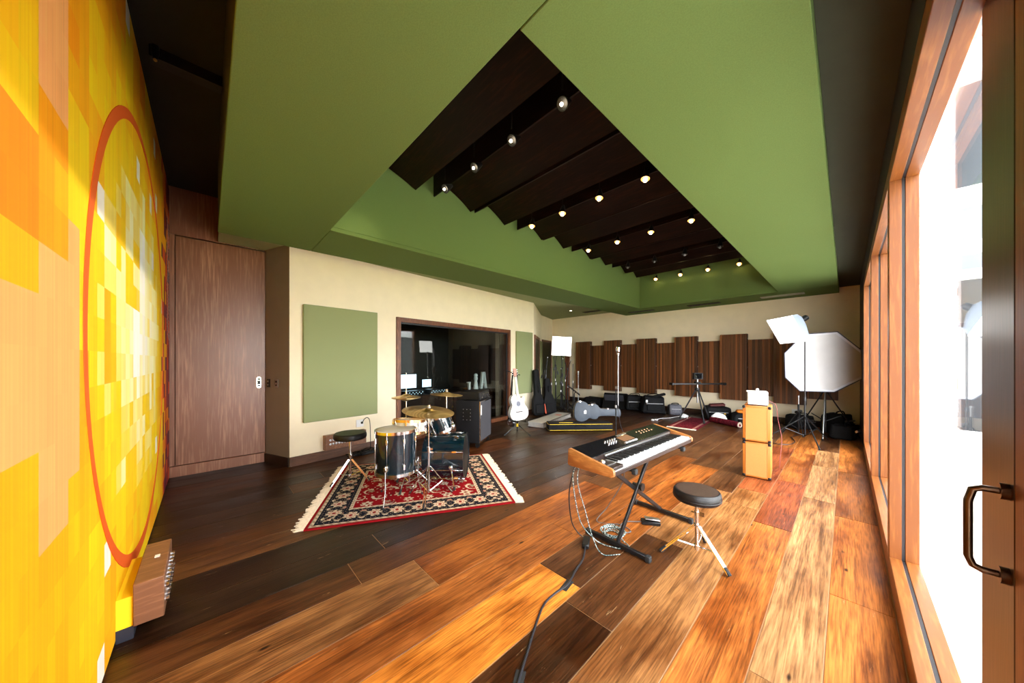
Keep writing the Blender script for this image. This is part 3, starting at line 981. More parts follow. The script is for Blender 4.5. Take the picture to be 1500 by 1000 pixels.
for k, (s_, z, lab) in enumerate(((2.45, 0.758, 'black rack unit with small lights below the larger screen'), (3.05, 0.758, 'black rack unit with small lights below the smaller screen'))):
    rk = thing('rack_unit', lab, 'rack unit', cr_at(s_, 0.70, z), 96.95, 'control room rack units')
    MB().b2((-0.22, -0.1, 0), (0.22, 0.12, 0.10)).ob('case', M_black, rk, bev=0.003)
    for q in range(10):
        MB().b2((-0.19 + q * 0.04, -0.103, 0.03 + 0.03 * (q % 2)), (-0.178 + q * 0.04, -0.1, 0.042 + 0.03 * (q % 2))).ob('indicator', M_screen, rk)
M_form = plain('white_form_finish', (0.85, 0.88, 0.90), 0.3)  # white forms added for unexplained bright marks in the glass
ox = thing('white_form', 'small white square post ornament behind the glass above bass amplifier', 'form', cr_at(4.13, 0.75, 0.758), 96.95, 'white ornaments behind the glass')
MB().box((0, 0, 0.085), (0.055, 0.055, 0.17)).ob('post', M_form, ox, bev=0.006)
MB().box((-0.02, 0, 0.185), (0.11, 0.06, 0.03)).ob('cap', M_form, ox, bev=0.006)
ox = thing('white_form', 'slender white figure ornament in the middle of the three behind glass', 'form', cr_at(4.36, 0.75, 0.758), 96.95, 'white ornaments behind the glass')
MB().lathe([(0, 0), (0.07, 0), (0.055, 0.12), (0.04, 0.22), (0.06, 0.28), (0.05, 0.31), (0, 0.31)], 14).ob('figure_body', M_form, ox)
MB().ball((0, 0, 0.355), 0.055).ob('figure_head', M_form, ox)
ox = thing('white_form', 'tall white A-shaped ornament, rightmost of the three behind glass', 'form', cr_at(4.64, 0.75, 0.758), 96.95, 'white ornaments behind the glass')
for sx in (-1, 1):
    MB().prism([(sx * 0.12, 0), (sx * 0.05, 0), (sx * 0.012, 0.34), (sx * 0.012, 0.44), (sx * 0.05, 0.44)][::sx], -0.03, 0.03, Matrix(((1, 0, 0, 0), (0, 0, 1, 0), (0, 1, 0, 0), (0, 0, 0, 1)))).ob('splayed_leg', M_form, ox)
MB().box((0, 0, 0.16), (0.15, 0.05, 0.03)).ob('crossbar', M_form, ox)
# pleated curtain at the right end of the window
cu = thing('pleated_curtain', 'brown pleated curtain hanging at the right end of control room window', 'curtain', cr_at(4.95, 0.35, 0.0), 96.95)
MB().grid(lambda u, v: (-0.25 + 0.5 * u, 0.035 * math.sin(u * 34), 0.02 + 2.4 * v), 60, 1).grid(lambda u, v: (0.25 - 0.5 * u, 0.008 + 0.035 * math.sin((1 - u) * 34), 0.02 + 2.4 * v), 60, 1).ob('curtain_cloth', plain('taupe_curtain', (0.22, 0.16, 0.11), 0.9), cu)
MB().cyl((-0.28, 0, 2.44), (0.28, 0, 2.44), 0.012).ob('curtain_rail', M_blackm, cu)

# ------------------------------------------------------------------ Persian rug
RUG_A, RUG_B = 0.975, 0.90
M_rug = attr_mat('rug_pile', 0.95, (220, 220, 220), 0.12, spec=0.05)
rug = thing('persian_rug', 'red and navy Persian rug with cream fringes under the drum kit', 'rug', (-3.647, 1.885, 0.0005), 63.0)
RED, NAVY, CRM, PNK, BEI, WIN = (0.23, 0.006, 0.010), (0.010, 0.011, 0.020), (0.56, 0.46, 0.35), (0.46, 0.22, 0.17), (0.30, 0.22, 0.155), (0.15, 0.008, 0.012)
rr_ = random.Random(21)
motifs = []
for gx in range(-3, 4):
    for gy in range(-3, 4):
        x = gx * 0.205 + (0.1 if gy % 2 else 0)
        y = gy * 0.165
        if abs(x) < 0.63 and abs(y) < 0.56:
            motifs.append((x, y, rr_.choice([0, 0, 1, 2]), rr_.uniform(0, 6.28), rr_.uniform(0.8, 1.25)))


def rug_color(x, y):
    e = min(RUG_A - abs(x), RUG_B - abs(y))
    if e < 0.028:
        return RED
    if e < 0.062:
        return CRM if math.sin((x + y) * 90) > -0.3 and 0.035 < e < 0.056 else BEI
    if e < 0.30:
        # border: along-border coordinate
        along = x if RUG_B - abs(y) < RUG_A - abs(x) else y
        c = (e - 0.181)
        per = 0.21
        k = round(along / per)
        dx = along - k * per
        r = math.hypot(dx, c)
        a = math.atan2(c, dx)
        pet = 0.062 + 0.014 * math.cos(7 * a)
        if r < 0.018:
            return RED
        if r < 0.034:
            return CRM
        if r < 0.045:
            return PNK
        if r < pet:
            return CRM
        # vine joining the rosettes, with small leaves
        vy = 0.065 * math.sin(along / per * 2 * PI * 1.0 + 1.57)
        if abs(c - vy) < 0.009 or abs(c + vy) < 0.007:
            return BEI
        dx2 = along - (math.floor(along / per) + 0.5) * per
        for cy in (-0.07, 0.07):
            if math.hypot(dx2, (c - cy) * 1.4) < 0.026:
                return PNK if cy > 0 else CRM
        if math.sin(along * 160) * math.sin(c * 140) > 0.82:
            return BEI
        return NAVY
    if e < 0.335:
        return BEI if math.sin((x - y) * 110) > 0.2 and 0.305 < e < 0.33 else CRM
    best = RED
    for mx, my, kind, ph, sc in motifs:
        dx, dy = x - mx, y - my
        if abs(dx) > 0.14 or abs(dy) > 0.14:
            continue
        r = math.hypot(dx, dy) / sc
        a = math.atan2(dy, dx) + ph
        if kind == 0:
            if r < 0.012:
                return RED
            if r < 0.022:
                return BEI
            if r < 0.048 + 0.014 * math.cos(6 * a):
                return CRM
        elif kind == 1:
            # curled leaf: part of a ring that thins to its tip
            ang = (a % (2 * PI))
            if ang < 4.2 and abs(r - 0.062) < 0.017 * (1 - ang / 4.6):
                return CRM
            if r < 0.018:
                return PNK
        else:
            ang = (a % (2 * PI))
            if ang < 3.4 and abs(r - 0.05 - 0.008 * ang) < 0.015 * (1 - ang / 4.2):
                return CRM
            if r < 0.028 + 0.010 * math.cos(5 * a):
                return BEI
    if math.sin(x * 52 + 1.3 * math.sin(y * 31)) * math.sin(y * 57 + 1.7 * math.sin(x * 23)) > 0.90:
        return CRM
    if abs(math.sin(x * 14 + 2.2 * math.sin(y * 9)) - math.sin(y * 15)) < 0.05:
        return WIN
    return best


NU, NV = 232, 214
rm_ = MB()
vs_, fs_ = [], []
for j in range(NV + 1):
    for i in range(NU + 1):
        vs_.append((-RUG_A + 2 * RUG_A * i / NU, -RUG_B + 2 * RUG_B * j / NV, 0.012))
for j in range(NV):
    for i in range(NU):
        fs_.append((j * (NU + 1) + i, j * (NU + 1) + i + 1, (j + 1) * (NU + 1) + i + 1, (j + 1) * (NU + 1) + i))
rm_.v, rm_.f = vs_, fs_
rm_.c = [rug_color(-RUG_A + 2 * RUG_A * (i + 0.5) / NU, -RUG_B + 2 * RUG_B * (j + 0.5) / NV) for j in range(NV) for i in range(NU)]
rm_.color = RED
rm_.b2((-RUG_A, -RUG_B, 0.0), (RUG_A, RUG_B, 0.0115))
rm_.ob('rug_pile', M_rug, rug, colored=True)
M_fringe = plain('cream_fringe', (0.72, 0.62, 0.48), 0.95, noise=0.15, nscale=60)
for sx in (-1, 1):
    m = MB()
    y = -RUG_B + 0.005
    while y < RUG_B - 0.01:
        w = rr_.uniform(0.010, 0.018)
        L, dy = rr_.uniform(0.07, 0.115), rr_.uniform(-0.015, 0.015)
        x0 = sx * RUG_A
        x1 = sx * (RUG_A + L)
        pts = [(x0, y, 0.007), ((x0 + x1) / 2, y + dy * 0.4, 0.006), (x1, y + dy, 0.003)]
        m.tube(pts, [w * 0.42, w * 0.55, w * 0.4], 5)
        y += w
    m.ob('fringe', M_fringe, rug, kind='stuff')

# ------------------------------------------------------------------ drum kit
M_teal = plain('dark_teal_lacquer', (0.002, 0.012, 0.019), 0.14, noise=0.35, nscale=25, coat=0.6)
M_pearl = plain('cream_pearl_wrap', (0.74, 0.68, 0.56), 0.25, noise=0.12, nscale=18, coat=0.8)
M_head = plain('drum_skin', (0.78, 0.73, 0.62), 0.45, noise=0.05, nscale=8)
M_amber = plain('amber_drum_skin', (0.72, 0.42, 0.13), 0.4, noise=0.1, nscale=8)
M_gold = plain('brass_hoop', (0.80, 0.52, 0.20), 0.22, metal=1.0)
M_rubber = plain('black_rubber', (0.012, 0.012, 0.012), 0.8)


def cymbal_mat(name):
    m, nt, b_ = newmat(name)
    setp(b_, metal=1.0, rough=0.3)
    v = coords(nt)
    ln = node(nt, 'ShaderNodeVectorMath', {0: v}, operation='LENGTH')
    ml = node(nt, 'ShaderNodeMath', {0: ln.outputs['Value'], 1: 220.0}, operation='MULTIPLY')
    sn = node(nt, 'ShaderNodeTexNoise', {'Scale': 1.0, 'W': ml.outputs[0], 'Detail': 2.0}, noise_dimensions='1D')
    link(nt, ramp(nt, sn.outputs[0], [(0.3, (0.52, 0.33, 0.12)), (0.7, (0.85, 0.62, 0.28))]), b_.inputs['Base Color'])
    bump(nt, b_, sn.outputs[0], 0.25, 0.001)
    return m


M_cym = cymbal_mat('lathed_bronze')


def drum(par, T, r, h, n, shell, hoop, head, deep_hoop=0.018, wood_hoop=False):
    MB(T).lathe([(r, 0.0), (r, h), (r - 0.006, h), (r - 0.006, 0.0), (r, 0.0)], 36).ob('shell', shell, par)
    MB(T).lathe([(0, h - 0.002), (r - 0.007, h - 0.002), (r + 0.002, h + 0.004), (r - 0.006, h + 0.007), (0, h + 0.006)], 36).ob('batter_head', head, par)
    MB(T).lathe([(0, 0.002), (r - 0.007, 0.002), (r + 0.002, -0.004), (r - 0.006, -0.007), (0, -0.006)], 36).ob('resonant_head', head if not wood_hoop else M_black, par)
    dh_ = deep_hoop
    for z in (h, 0.0):
        s_ = 1 if z > 0 else -1
        MB(T).lathe([(r + 0.003, z - s_ * dh_), (r + 0.012, z - s_ * dh_), (r + 0.012, z + s_ * dh_ * 0.7), (r + 0.003, z + s_ * dh_ * 0.7), (r + 0.003, z - s_ * dh_)], 36).ob('hoop', hoop, par)
    lm = MB()
    lm.cyl((r + 0.013, 0, -0.012), (r + 0.013, 0, h + 0.012), 0.0035, n=6)
    for z in (h * 0.80, h * 0.20):
        lm.box((r + 0.010, 0, z), (0.020, 0.020, 0.055))
    me = lm.mesh('lug', 0.003)
    for k in range(n):
        o = inst(me, 'lug', M_chrome, par)
        o.matrix_local = T @ rotm('Z', 360 * (k + 0.5) / n)


def legs(par, z_top, z_hub, r_foot, mat, ang0=90.0, rl=0.008, foot=True, brace=True, double=False, z_foot=0.012, n=3, angs=None):
    for k in range(n):
        a = R(ang0 + 360 * k / n if angs is None else angs[k])
        c, s_ = math.cos(a), math.sin(a)
        top = Vector((0.018 * c, 0.018 * s_, z_top))
        end = Vector((r_foot * c, r_foot * s_, z_foot))
        m = MB()
        if double:
            off = Vector((-s_, c, 0)) * 0.010
            m.tube([top + off, end + off], rl * 0.7, 6)
            m.tube([top - off, end - off], rl * 0.7, 6)
        else:
            m.tube([top, end], rl, 8)
        if brace:
            mid = top.lerp(end, 0.55)
            m.tube([Vector((0.015 * c, 0.015 * s_, z_hub)), mid], rl * 0.65, 6)
        lg = m.ob('leg', mat, par)
        if foot:
            d = (end - top).normalized()
            MB().tube([end - d * 0.05, end + d * 0.004], [rl * 1.5, rl * 1.7], 8).ob('rubber_foot', M_rubber, lg)


def col_z(r, h, z0=0.0):
    return MB().lathe([(0, z0), (r, z0), (r, h), (0, h)], 12)


# bass drum, lying with its front toward the back of the room
KA = 46.0
bd = thing('bass_drum', 'dark teal bass drum lying on its side with chrome lugs in the drum kit', 'drum', (-3.50, 2.20, 0.013), KA)
drum(bd, tr(-0.23, 0, 0.29) @ rotm('Y', 90), 0.27, 0.46, 8, M_teal, M_teal, M_black, 0.022, True)
for s_ in (-1, 1):
    sp = MB().tube([(0.10, s_ * 0.26, 0.22), (0.17, s_ * 0.40, 0.012)], 0.0075, 8).ob('spur', M_chrome, bd)
    MB().tube([(0.165, s_ * 0.385, 0.035), (0.171, s_ * 0.402, 0.008)], 0.013, 8).ob('rubber_tip', M_rubber, sp)
    MB().ball((0.10, s_ * 0.265, 0.22), 0.028).ob('spur_bracket', M_chrome, bd)
MB().box((0.0, 0, 0.575), (0.07, 0.10, 0.035)).cyl((0, 0, 0.57), (0, 0, 0.66), 0.012).ob('tom_mount', M_chrome, bd, bev=0.004)
# rack tom carried above the bass drum
tm = thing('rack_tom', 'small tilted dark teal tom mounted above the bass drum', 'drum', (-3.50, 2.14, 0.0), 20)
drum(tm, tr(0.0, 0, 0.63) @ rotm('X', 14) @ rotm('Y', -14), 0.135, 0.19, 6, M_teal, M_chrome, M_head)
MB().tube([(0.0, 0.02, 0.665), (0.10, 0.06, 0.665), (0.155, 0.0, 0.68)], 0.011, 8).ball((0.155, 0.0, 0.69), (0.028, 0.028, 0.04)).ob('tom_arm', M_chrome, tm)
# floor tom on three legs
ft = thing('floor_tom', 'large dark teal floor tom on three chrome legs at front of drum kit', 'drum', (-3.362, 1.475, 0.013), 20)
drum(ft, tr(0, 0, 0.30), 0.205, 0.44, 8, M_teal, M_chrome, M_head)
for k in range(3):
    a = R(-70 + 120 * k)
    c, s_ = math.cos(a), math.sin(a)
    lg = MB().tube([(0.232 * c, 0.232 * s_, 0.42), (0.232 * c, 0.232 * s_, 0.16), (0.275 * c, 0.275 * s_, 0.0)], 0.006, 8).ob('leg', M_chrome, ft)
    MB().cyl((0.272 * c, 0.272 * s_, 0.018), (0.276 * c, 0.276 * s_, -0.002), 0.011, n=10).ob('rubber_foot', M_rubber, lg)
    MB().box((0.225 * c, 0.225 * s_, 0.38), (0.035, 0.035, 0.045), ).ob('leg_bracket', M_chrome, ft, bev=0.005)
# snare drum in its stand
sn = thing('snare_drum', 'cream snare drum with brass hoops between floor tom and bass drum', 'drum', (-3.56, 1.72, 0.013), 30)
drum(sn, tr(0, 0, 0.645) @ rotm('X', -6), 0.178, 0.14, 8, M_pearl, M_gold, M_amber)
ss = thing('snare_stand', 'chrome tripod snare stand with basket arms holding the cream snare', 'stand', (-3.56, 1.72, 0.013), 30)
col_z(0.010, 0.56, 0.03).ob('pole', M_chrome, ss)
legs(ss, 0.26, 0.06, 0.24, M_chrome, 40)
for k in range(3):
    a = R(30 + 120 * k)
    MB().tube([(0, 0, 0.56), (0.16 * math.cos(a), 0.16 * math.sin(a), 0.612), (0.196 * math.cos(a), 0.196 * math.sin(a), 0.622), (0.200 * math.cos(a), 0.200 * math.sin(a), 0.66)], 0.007, 8).ob('basket_arm', M_chrome, ss)


def cymbal_profile(r):
    return [(0.006, 0.020), (0.020, 0.021), (0.05, 0.010), (0.058, 0.004), (r * 0.5, -0.004), (r, -0.020), (r, -0.0215), (r * 0.5, -0.0056), (0.058, 0.002), (0.05, 0.008), (0.018, 0.019), (0.006, 0.018), (0.006, 0.020)]


def cymbal_stand(loc, h, r, tilt, label, rz=0, feet=0.27, col_r=0.011):
    t_ = thing('cymbal_stand', label, 'cymbal', loc, rz, 'cymbals of the drum kit')
    col_z(col_r, h * 0.55, 0.06).ob('lower_tube', M_chrome, t_)
    MB().cyl((0, 0, h * 0.55), (0, 0, h - 0.03), col_r * 0.65).ob('upper_tube', M_chrome, t_)
    MB().cyl((0, 0, h * 0.53), (0, 0, h * 0.58), col_r * 1.7).box((0.025, 0, h * 0.555), (0.035, 0.008, 0.02)).ob('height_clamp', M_chrome, t_)
    legs(t_, 0.34, 0.08, feet, M_chrome, 20, 0.008, double=True)
    T = tr(0, 0, h) @ tilt
    MB(T).lathe(cymbal_profile(r), 48).ob('cymbal', M_cym, t_)
    MB(T).cyl((0, 0, -0.03), (0, 0, 0.055), 0.004).ob('threaded_rod', M_chrome, t_)
    MB(T).lathe([(0, 0.024), (0.018, 0.024), (0.016, 0.036), (0, 0.036)], 14).ob('felt', plain('felt', (0.5, 0.45, 0.38), 0.95), t_)
    MB(T).lathe([(0, 0.037), (0.008, 0.037), (0.008, 0.05), (0, 0.05)], 10).box((0, 0, 0.048), (0.034, 0.005, 0.012)).ob('wing_nut', M_chrome, t_)
    return t_


cymbal_stand((-3.117, 1.731, 0.013), 0.955, 0.275, rotm('Z', 45) @ rotm('X', 8), 'large bronze ride cymbal on a chrome tripod stand, lowest and nearest of cymbals', 60)
cymbal_stand((-3.86, 2.42, 0.013), 1.03, 0.225, rotm('Z', 45) @ rotm('Y', 4), 'bronze crash cymbal on chrome stand above the bass drum toward bass amplifier', 10)
# hi-hat
hh = thing('hi_hat', 'pair of bronze hi-hat cymbals with a tall pull rod on the drummer side', 'cymbal', (-3.93, 1.86, 0.013), 100)
col_z(0.011, 0.62, 0.05).ob('lower_tube', M_chrome, hh)
MB().cyl((0, 0, 0.62), (0, 0, 0.98), 0.007).ob('upper_tube', M_chrome, hh)
MB().cyl((0, 0, 0.98), (0, 0, 1.33), 0.004).ob('pull_rod', M_chrome, hh)
legs(hh, 0.30, 0.08, 0.25, M_chrome, 90)
MB(tr(0, 0, 1.035)).lathe(cymbal_profile(0.18), 40).ob('top_cymbal', M_cym, hh)
MB(tr(0, 0, 0.985) @ rotm('X', 180)).lathe(cymbal_profile(0.18), 40).ob('bottom_cymbal', M_cym, hh)
MB().cyl((0, 0, 1.05), (0, 0, 1.09), 0.012).ob('clutch', M_chrome, hh)
MB().box((0.16, 0, 0.035), (0.26, 0.075, 0.012), rotm('Y', -6)).ob('foot_pedal', M_steel, hh, bev=0.003)


# ------------------------------------------------------------------ stools
def round_seat(par, z, r, t_, mat, top=0.0):
    pr_ = [(0, z), (r * 0.92, z), (r, z + 0.015), (r * 1.01, z + t_ * 0.55), (r * 0.985, z + t_ * 0.85), (r * 0.93, z + t_), (r * 0.6, z + t_ - top * 0.6), (0, z + t_ - top)]
    return MB().lathe(pr_, 40).ob('seat_cushion', mat, par)


M_vinyl = plain('black_vinyl', (0.009, 0.008, 0.008), 0.42, spec=0.35, noise=0.2, nscale=120, bmp=0.15)
M_vinylbrown = plain('dark_brown_vinyl', (0.050, 0.030, 0.022), 0.38, noise=0.25, nscale=90, bmp=0.15)
dt = thing('drum_stool', 'round black padded drum stool on the corner of the Persian rug', 'stool', (-4.225, 1.274, 0.0135), 0)
round_seat(dt, 0.525, 0.185, 0.075, M_vinyl)
col_z(0.014, 0.525, 0.06).ob('column', M_chrome, dt)
MB().cyl((0, 0, 0.30), (0, 0, 0.345), 0.021).box((0.03, 0, 0.32), (0.04, 0.010, 0.025)).ob('height_clamp', M_chrome, dt)
legs(dt, 0.27, 0.075, 0.24, M_chrome, -75, 0.009, double=True)
ks = thing('keyboard_stool', 'round black padded stool with chrome tripod beside the keyboard', 'stool', (-0.79, 2.715, 0), 0)
round_seat(ks, 0.435, 0.162, 0.078, M_vinyl)
MB().lathe([(0, 0.5145), (0.10, 0.5150), (0.142, 0.5135), (0.142, 0.5145), (0.10, 0.5160), (0, 0.5155)], 36).ob('seat_top', M_vinylbrown, ks, label='dark brown worn seat top')
MB().torus(0.162, 0.004, tr(0, 0, 0.462), 40, 6).ob('seat_welt', M_vinyl, ks)
col_z(0.0135, 0.437, 0.05).ob('column', M_chrome, ks)
MB().cyl((0, 0, 0.315), (0, 0, 0.345), 0.019).box((0.032, 0, 0.33), (0.04, 0.008, 0.028)).box((-0.025, 0, 0.33), (0.03, 0.008, 0.008)).ob('height_clamp', M_chrome, ks)
MB().cyl((0, 0, 0.225), (0, 0, 0.25), 0.021).ob('upper_collar', M_chrome, ks)
MB().cyl((0, 0, 0.065), (0, 0, 0.09), 0.021).ob('lower_collar', M_chrome, ks)
legs(ks, 0.235, 0.08, 0.255, M_chrome, 0, 0.010, double=True, angs=[214, -24, 93])

# ------------------------------------------------------------------ keyboard on an X stand
KX, KY, KR = -1.185, 2.565, -2.0
xs = thing('keyboard_stand', 'black folding X-shaped keyboard stand', 'stand', (KX, KY, 0), KR)
M_bar = plain('black_square_tube', (0.009, 0.009, 0.010), 0.32, spec=0.4)
for y in (-0.185, 0.665):
    o = MB().b2((-0.36, y - 0.016, 0.008), (0.18, y + 0.016, 0.042)).ob('floor_bar', M_bar, xs, bev=0.003)
    for x in (-0.355, 0.175):
        MB().b2((x - 0.018, y - 0.020, 0.0), (x + 0.018, y + 0.020, 0.046)).ob('end_cap', M_rubber, o, bev=0.004)


def bar_yz(par, name, x, a, b_, w, mat):
    A_, B_ = Vector((x, a[0], a[1])), Vector((x, b_[0], b_[1]))
    L = (B_ - A_).length
    return MB(frame_to(A_, B_)).box((0, 0, L / 2), (w[0], w[1], L)).ob(name, mat, par, bev=0.003)


bar_yz(xs, 'cross_leg', -0.075, (-0.185, 0.04), (0.46, 0.735), (0.022, 0.034), M_bar)
bar_yz(xs, 'cross_leg', -0.105, (0.665, 0.04), (-0.40, 0.735), (0.022, 0.034), M_bar)
MB().cyl((-0.125, 0.165, 0.40), (-0.05, 0.165, 0.40), 0.024, n=18).cyl((-0.05, 0.165, 0.40), (-0.035, 0.165, 0.40), 0.035, n=18).ob('pivot_lock', M_blackm, xs)
for y in (-0.40, 0.46):
    o = MB().b2((-0.22, y - 0.016, 0.722), (0.19, y + 0.016, 0.7425)).ob('support_arm', M_bar, xs, bev=0.003)
    MB().b2((0.165, y - 0.02, 0.705), (0.195, y + 0.02, 0.7425)).ob('end_cap', M_rubber, o, bev=0.004)

M_cheek = wood('keyboard_cheek_wood', (0.28, 0.10, 0.025), (0.50, 0.21, 0.06), (3, 14, 14), 0.35, coat=0.3)
M_slip = plain('dark_brown_metal', (0.035, 0.020, 0.016), 0.3, metal=0.3)
M_panel = plain('gloss_black_panel', (0.006, 0.006, 0.007), 0.12, coat=0.5)
M_ivory = plain('white_keys', (0.86, 0.86, 0.85), 0.25)
kb_ = thing('stage_keyboard', 'black stage piano keyboard with wooden end cheeks and white keys', 'keyboard', (KX, KY, 0.744), KR)
XZ = Matrix(((1, 0, 0, 0), (0, 0, 1, 0), (0, 1, 0, 0), (0, 0, 0, 1)))
chk = [(-0.185, 0.012), (-0.175, 0.0), (0.165, 0.0), (0.186, 0.012), (0.186, 0.044), (0.17, 0.058), (-0.165, 0.126), (-0.180, 0.118)]
for s_ in (-1, 1):
    MB().prism(chk[::-1], s_ * 0.66, s_ * 0.686, XZ).ob('end_cheek', M_cheek, kb_, bev=0.006, seg=2)


def slope(x):
    return 0.058 + (0.17 - x) * (0.066 / 0.335)


MB().prism([(-0.172, 0.006), (-0.172, slope(-0.172) - 0.006), (-0.005, slope(-0.005) - 0.012), (-0.005, 0.028), (0.165, 0.028), (0.165, 0.006)], -0.658, 0.658, XZ).ob('chassis', M_slip, kb_)
# control panel, display and controls
MB().prism([(-0.170, slope(-0.17) - 0.006), (-0.170, slope(-0.17) - 0.002), (-0.006, slope(-0.006) - 0.006), (-0.006, slope(-0.006) - 0.012)], -0.656, 0.656, XZ).ob('control_panel', M_panel, kb_)
MB().b2((-0.002, -0.50, 0.066), (0.014, 0.60, 0.080)).ob('silver_strip', M_steel, kb_, bev=0.002)
PT = rotm('Y', math.degrees(math.atan(0.066 / 0.335)))


def on_panel(x, y, dz=0.0):
    return tr(x, y, slope(x) - 0.0045 + dz) @ PT


MB(on_panel(-0.095, 0.0)).b2((-0.040, -0.11, 0), (0.040, 0.06, 0.002)).ob('display', emis('display_reflection', (0.5, 0.22, 0.08), 0.35), kb_)  # amber reflection on the display, put in as a faint glow
for k in range(9):
    MB(on_panel(-0.12 + 0.035 * (k // 5), -0.30 + (k % 5) * 0.035)).lathe([(0, 0), (0.008, 0), (0.007, 0.012), (0, 0.012)], 12).ob('knob', M_steel, kb_)
for k in range(12):
    MB(on_panel(-0.035, -0.14 + k * 0.017)).b2((-0.007, -0.0045, 0), (0.007, 0.0045, 0.004)).ob('button', M_white if k % 3 else M_steel, kb_)
for k in range(10):
    MB(on_panel(-0.125 + 0.03 * (k % 2), 0.22 + k * 0.026)).b2((-0.0045, -0.006, 0), (0.0045, 0.006, 0.004)).ob('button', plain('amber_button', (0.7, 0.4, 0.2), 0.4) if k == 0 else bpy.data.materials['amber_button'], kb_)
MB(on_panel(-0.155, -0.02)).b2((-0.008, -0.05, 0), (0.008, 0.10, 0.004)).ob('rear_trim', M_steel, kb_)
MB().b2((-0.005, -0.657, 0.029), (0.165, -0.525, 0.058)).ob('end_block', M_slip, kb_, bev=0.004)
MB().lathe([(0, 0), (0.020, 0), (0.018, 0.012), (0.010, 0.016), (0, 0.016)], 16, tr(0.05, -0.60, 0.058)).ob('joystick', M_steel, kb_)
MB().b2((0.11, -0.64, 0.0581), (0.118, -0.54, 0.061)).ob('metal_inlay', M_steel, kb_)
MB().b2((0.166, -0.657, 0.004), (0.181, 0.657, 0.034)).ob('key_slip', M_slip, kb_, bev=0.004)
MB().b2((0.1655, -0.655, 0.0345), (0.180, 0.655, 0.043)).ob('slip_rail', M_steel, kb_, bev=0.002)
KN, KW = 52, (0.655 + 0.522) / 52
wk = MB().b2((0.018, 0.0006, 0.030), (0.163, KW - 0.0006, 0.052)).mesh('white_key', 0.0015)
bk = MB().b2((0.018, -0.0055, 0.0525), (0.108, 0.0055, 0.064)).mesh('black_key', 0.002)
for k in range(KN):
    y = -0.522 + k * KW
    inst(wk, 'white_key', M_ivory, kb_, (0, y, 0))
    if k % 7 in (0, 2, 3, 5, 6) and k < KN - 1:
        inst(bk, 'black_key', M_black, kb_, (0, y + KW, 0))

# pedal and cables around the stand
sp = thing('sustain_pedal', 'small black and silver sustain pedal on the floor under the keyboard', 'pedal', (-1.235, 2.955, 0), 35)
MB().b2((-0.09, -0.04, 0), (0.07, 0.04, 0.03)).ob('pedal_base', M_black, sp, bev=0.005)
MB().box((0.0, 0, 0.046), (0.13, 0.055, 0.012), rotm('Y', 5)).ob('pedal_plate', M_steel, sp, bev=0.003)
sc_ = thing('pedal_cable', 'thin black cable running from the sustain pedal up to the keyboard', 'cable', (0, 0, 0))
MB().tube(curve([(-1.31, 2.90, 0.012), (-1.42, 2.78, 0.006), (-1.36, 2.60, 0.006), (-1.30, 2.68, 0.006), (-1.42, 2.72, 0.006), (-1.60, 2.62, 0.006), (-1.56, 2.75, 0.12), (-1.42, 2.78, 0.40), (-1.40, 2.70, 0.62), (-1.385, 2.66, 0.80)]), 0.0045, 6).ob('cable_run', plain('grey_cable', (0.10, 0.09, 0.09), 0.5), sc_)


def braid_mat():
    m, nt, b_ = newmat('braided_cable')
    setp(b_, rough=0.6)
    v = coords(nt)
    n_ = node(nt, 'ShaderNodeTexChecker', {'Vector': v, 'Scale': 70.0, 'Color1': (0.36, 0.40, 0.38, 1), 'Color2': (0.015, 0.05, 0.05, 1)})
    link(nt, n_.outputs[0], b_.inputs['Base Color'])
    return m


M_braid = braid_mat()
bc = thing('braided_cable', 'teal and white braided cable hanging from keyboard and coiled by its stand', 'cable', (0, 0, 0))
MB().tube(curve([(-1.345, 1.965, 0.775), (-1.40, 1.965, 0.66), (-1.42, 2.02, 0.45), (-1.43, 2.12, 0.22), (-1.40, 2.26, 0.06), (-1.35, 2.32, 0.012), (-1.24, 2.36, 0.01)], 10), 0.0042, 8).ob('hanging_run', M_braid, bc)
MB().tube(curve([(-1.345, 1.985, 0.775), (-1.385, 2.0, 0.6), (-1.385, 2.1, 0.35), (-1.36, 2.18, 0.1), (-1.29, 2.20, 0.01), (-1.20, 2.30, 0.008)], 10), 0.0038, 8).ob('hanging_run', M_braid, bc)
cp = []
for k in range(70):
    a = k * 0.5
    cp.append((-1.385 + (0.060 + 0.0006 * k + 0.012 * math.sin(k * 0.9)) * math.cos(a), 2.52 + (0.060 + 0.0006 * k + 0.012 * math.cos(k * 1.1)) * math.sin(a), 0.008 + 0.0005 * k))
MB().tube(cp, 0.0055, 7).ob('coil', M_braid, bc)
MB().tube(curve([(-1.24, 2.36, 0.01), (-1.20, 2.44, 0.009), (-1.27, 2.475, 0.02), (-1.31, 2.50, 0.05)], 8), 0.0055, 7).ob('coil_tail', M_braid, bc)
pc = thing('power_cable', 'black power cable with adaptor running across floor to the lower frame edge', 'cable', (0, 0, 0))
M_cablek = plain('cable_black', (0.02, 0.02, 0.024), 0.3)
MB().tube(curve([(-1.36, 1.95, 0.775), (-1.46, 2.0, 0.5), (-1.55, 2.15, 0.2), (-1.56, 2.25, 0.06), (-1.50, 2.27, 0.022)], 8), 0.005, 8).ob('upper_run', M_cablek, pc)
MB(tr(-1.465, 2.235, 0) @ rotm('Z', -62)).b2((-0.075, -0.028, 0), (0.075, 0.028, 0.036)).ob('adaptor', M_black, pc, bev=0.008)
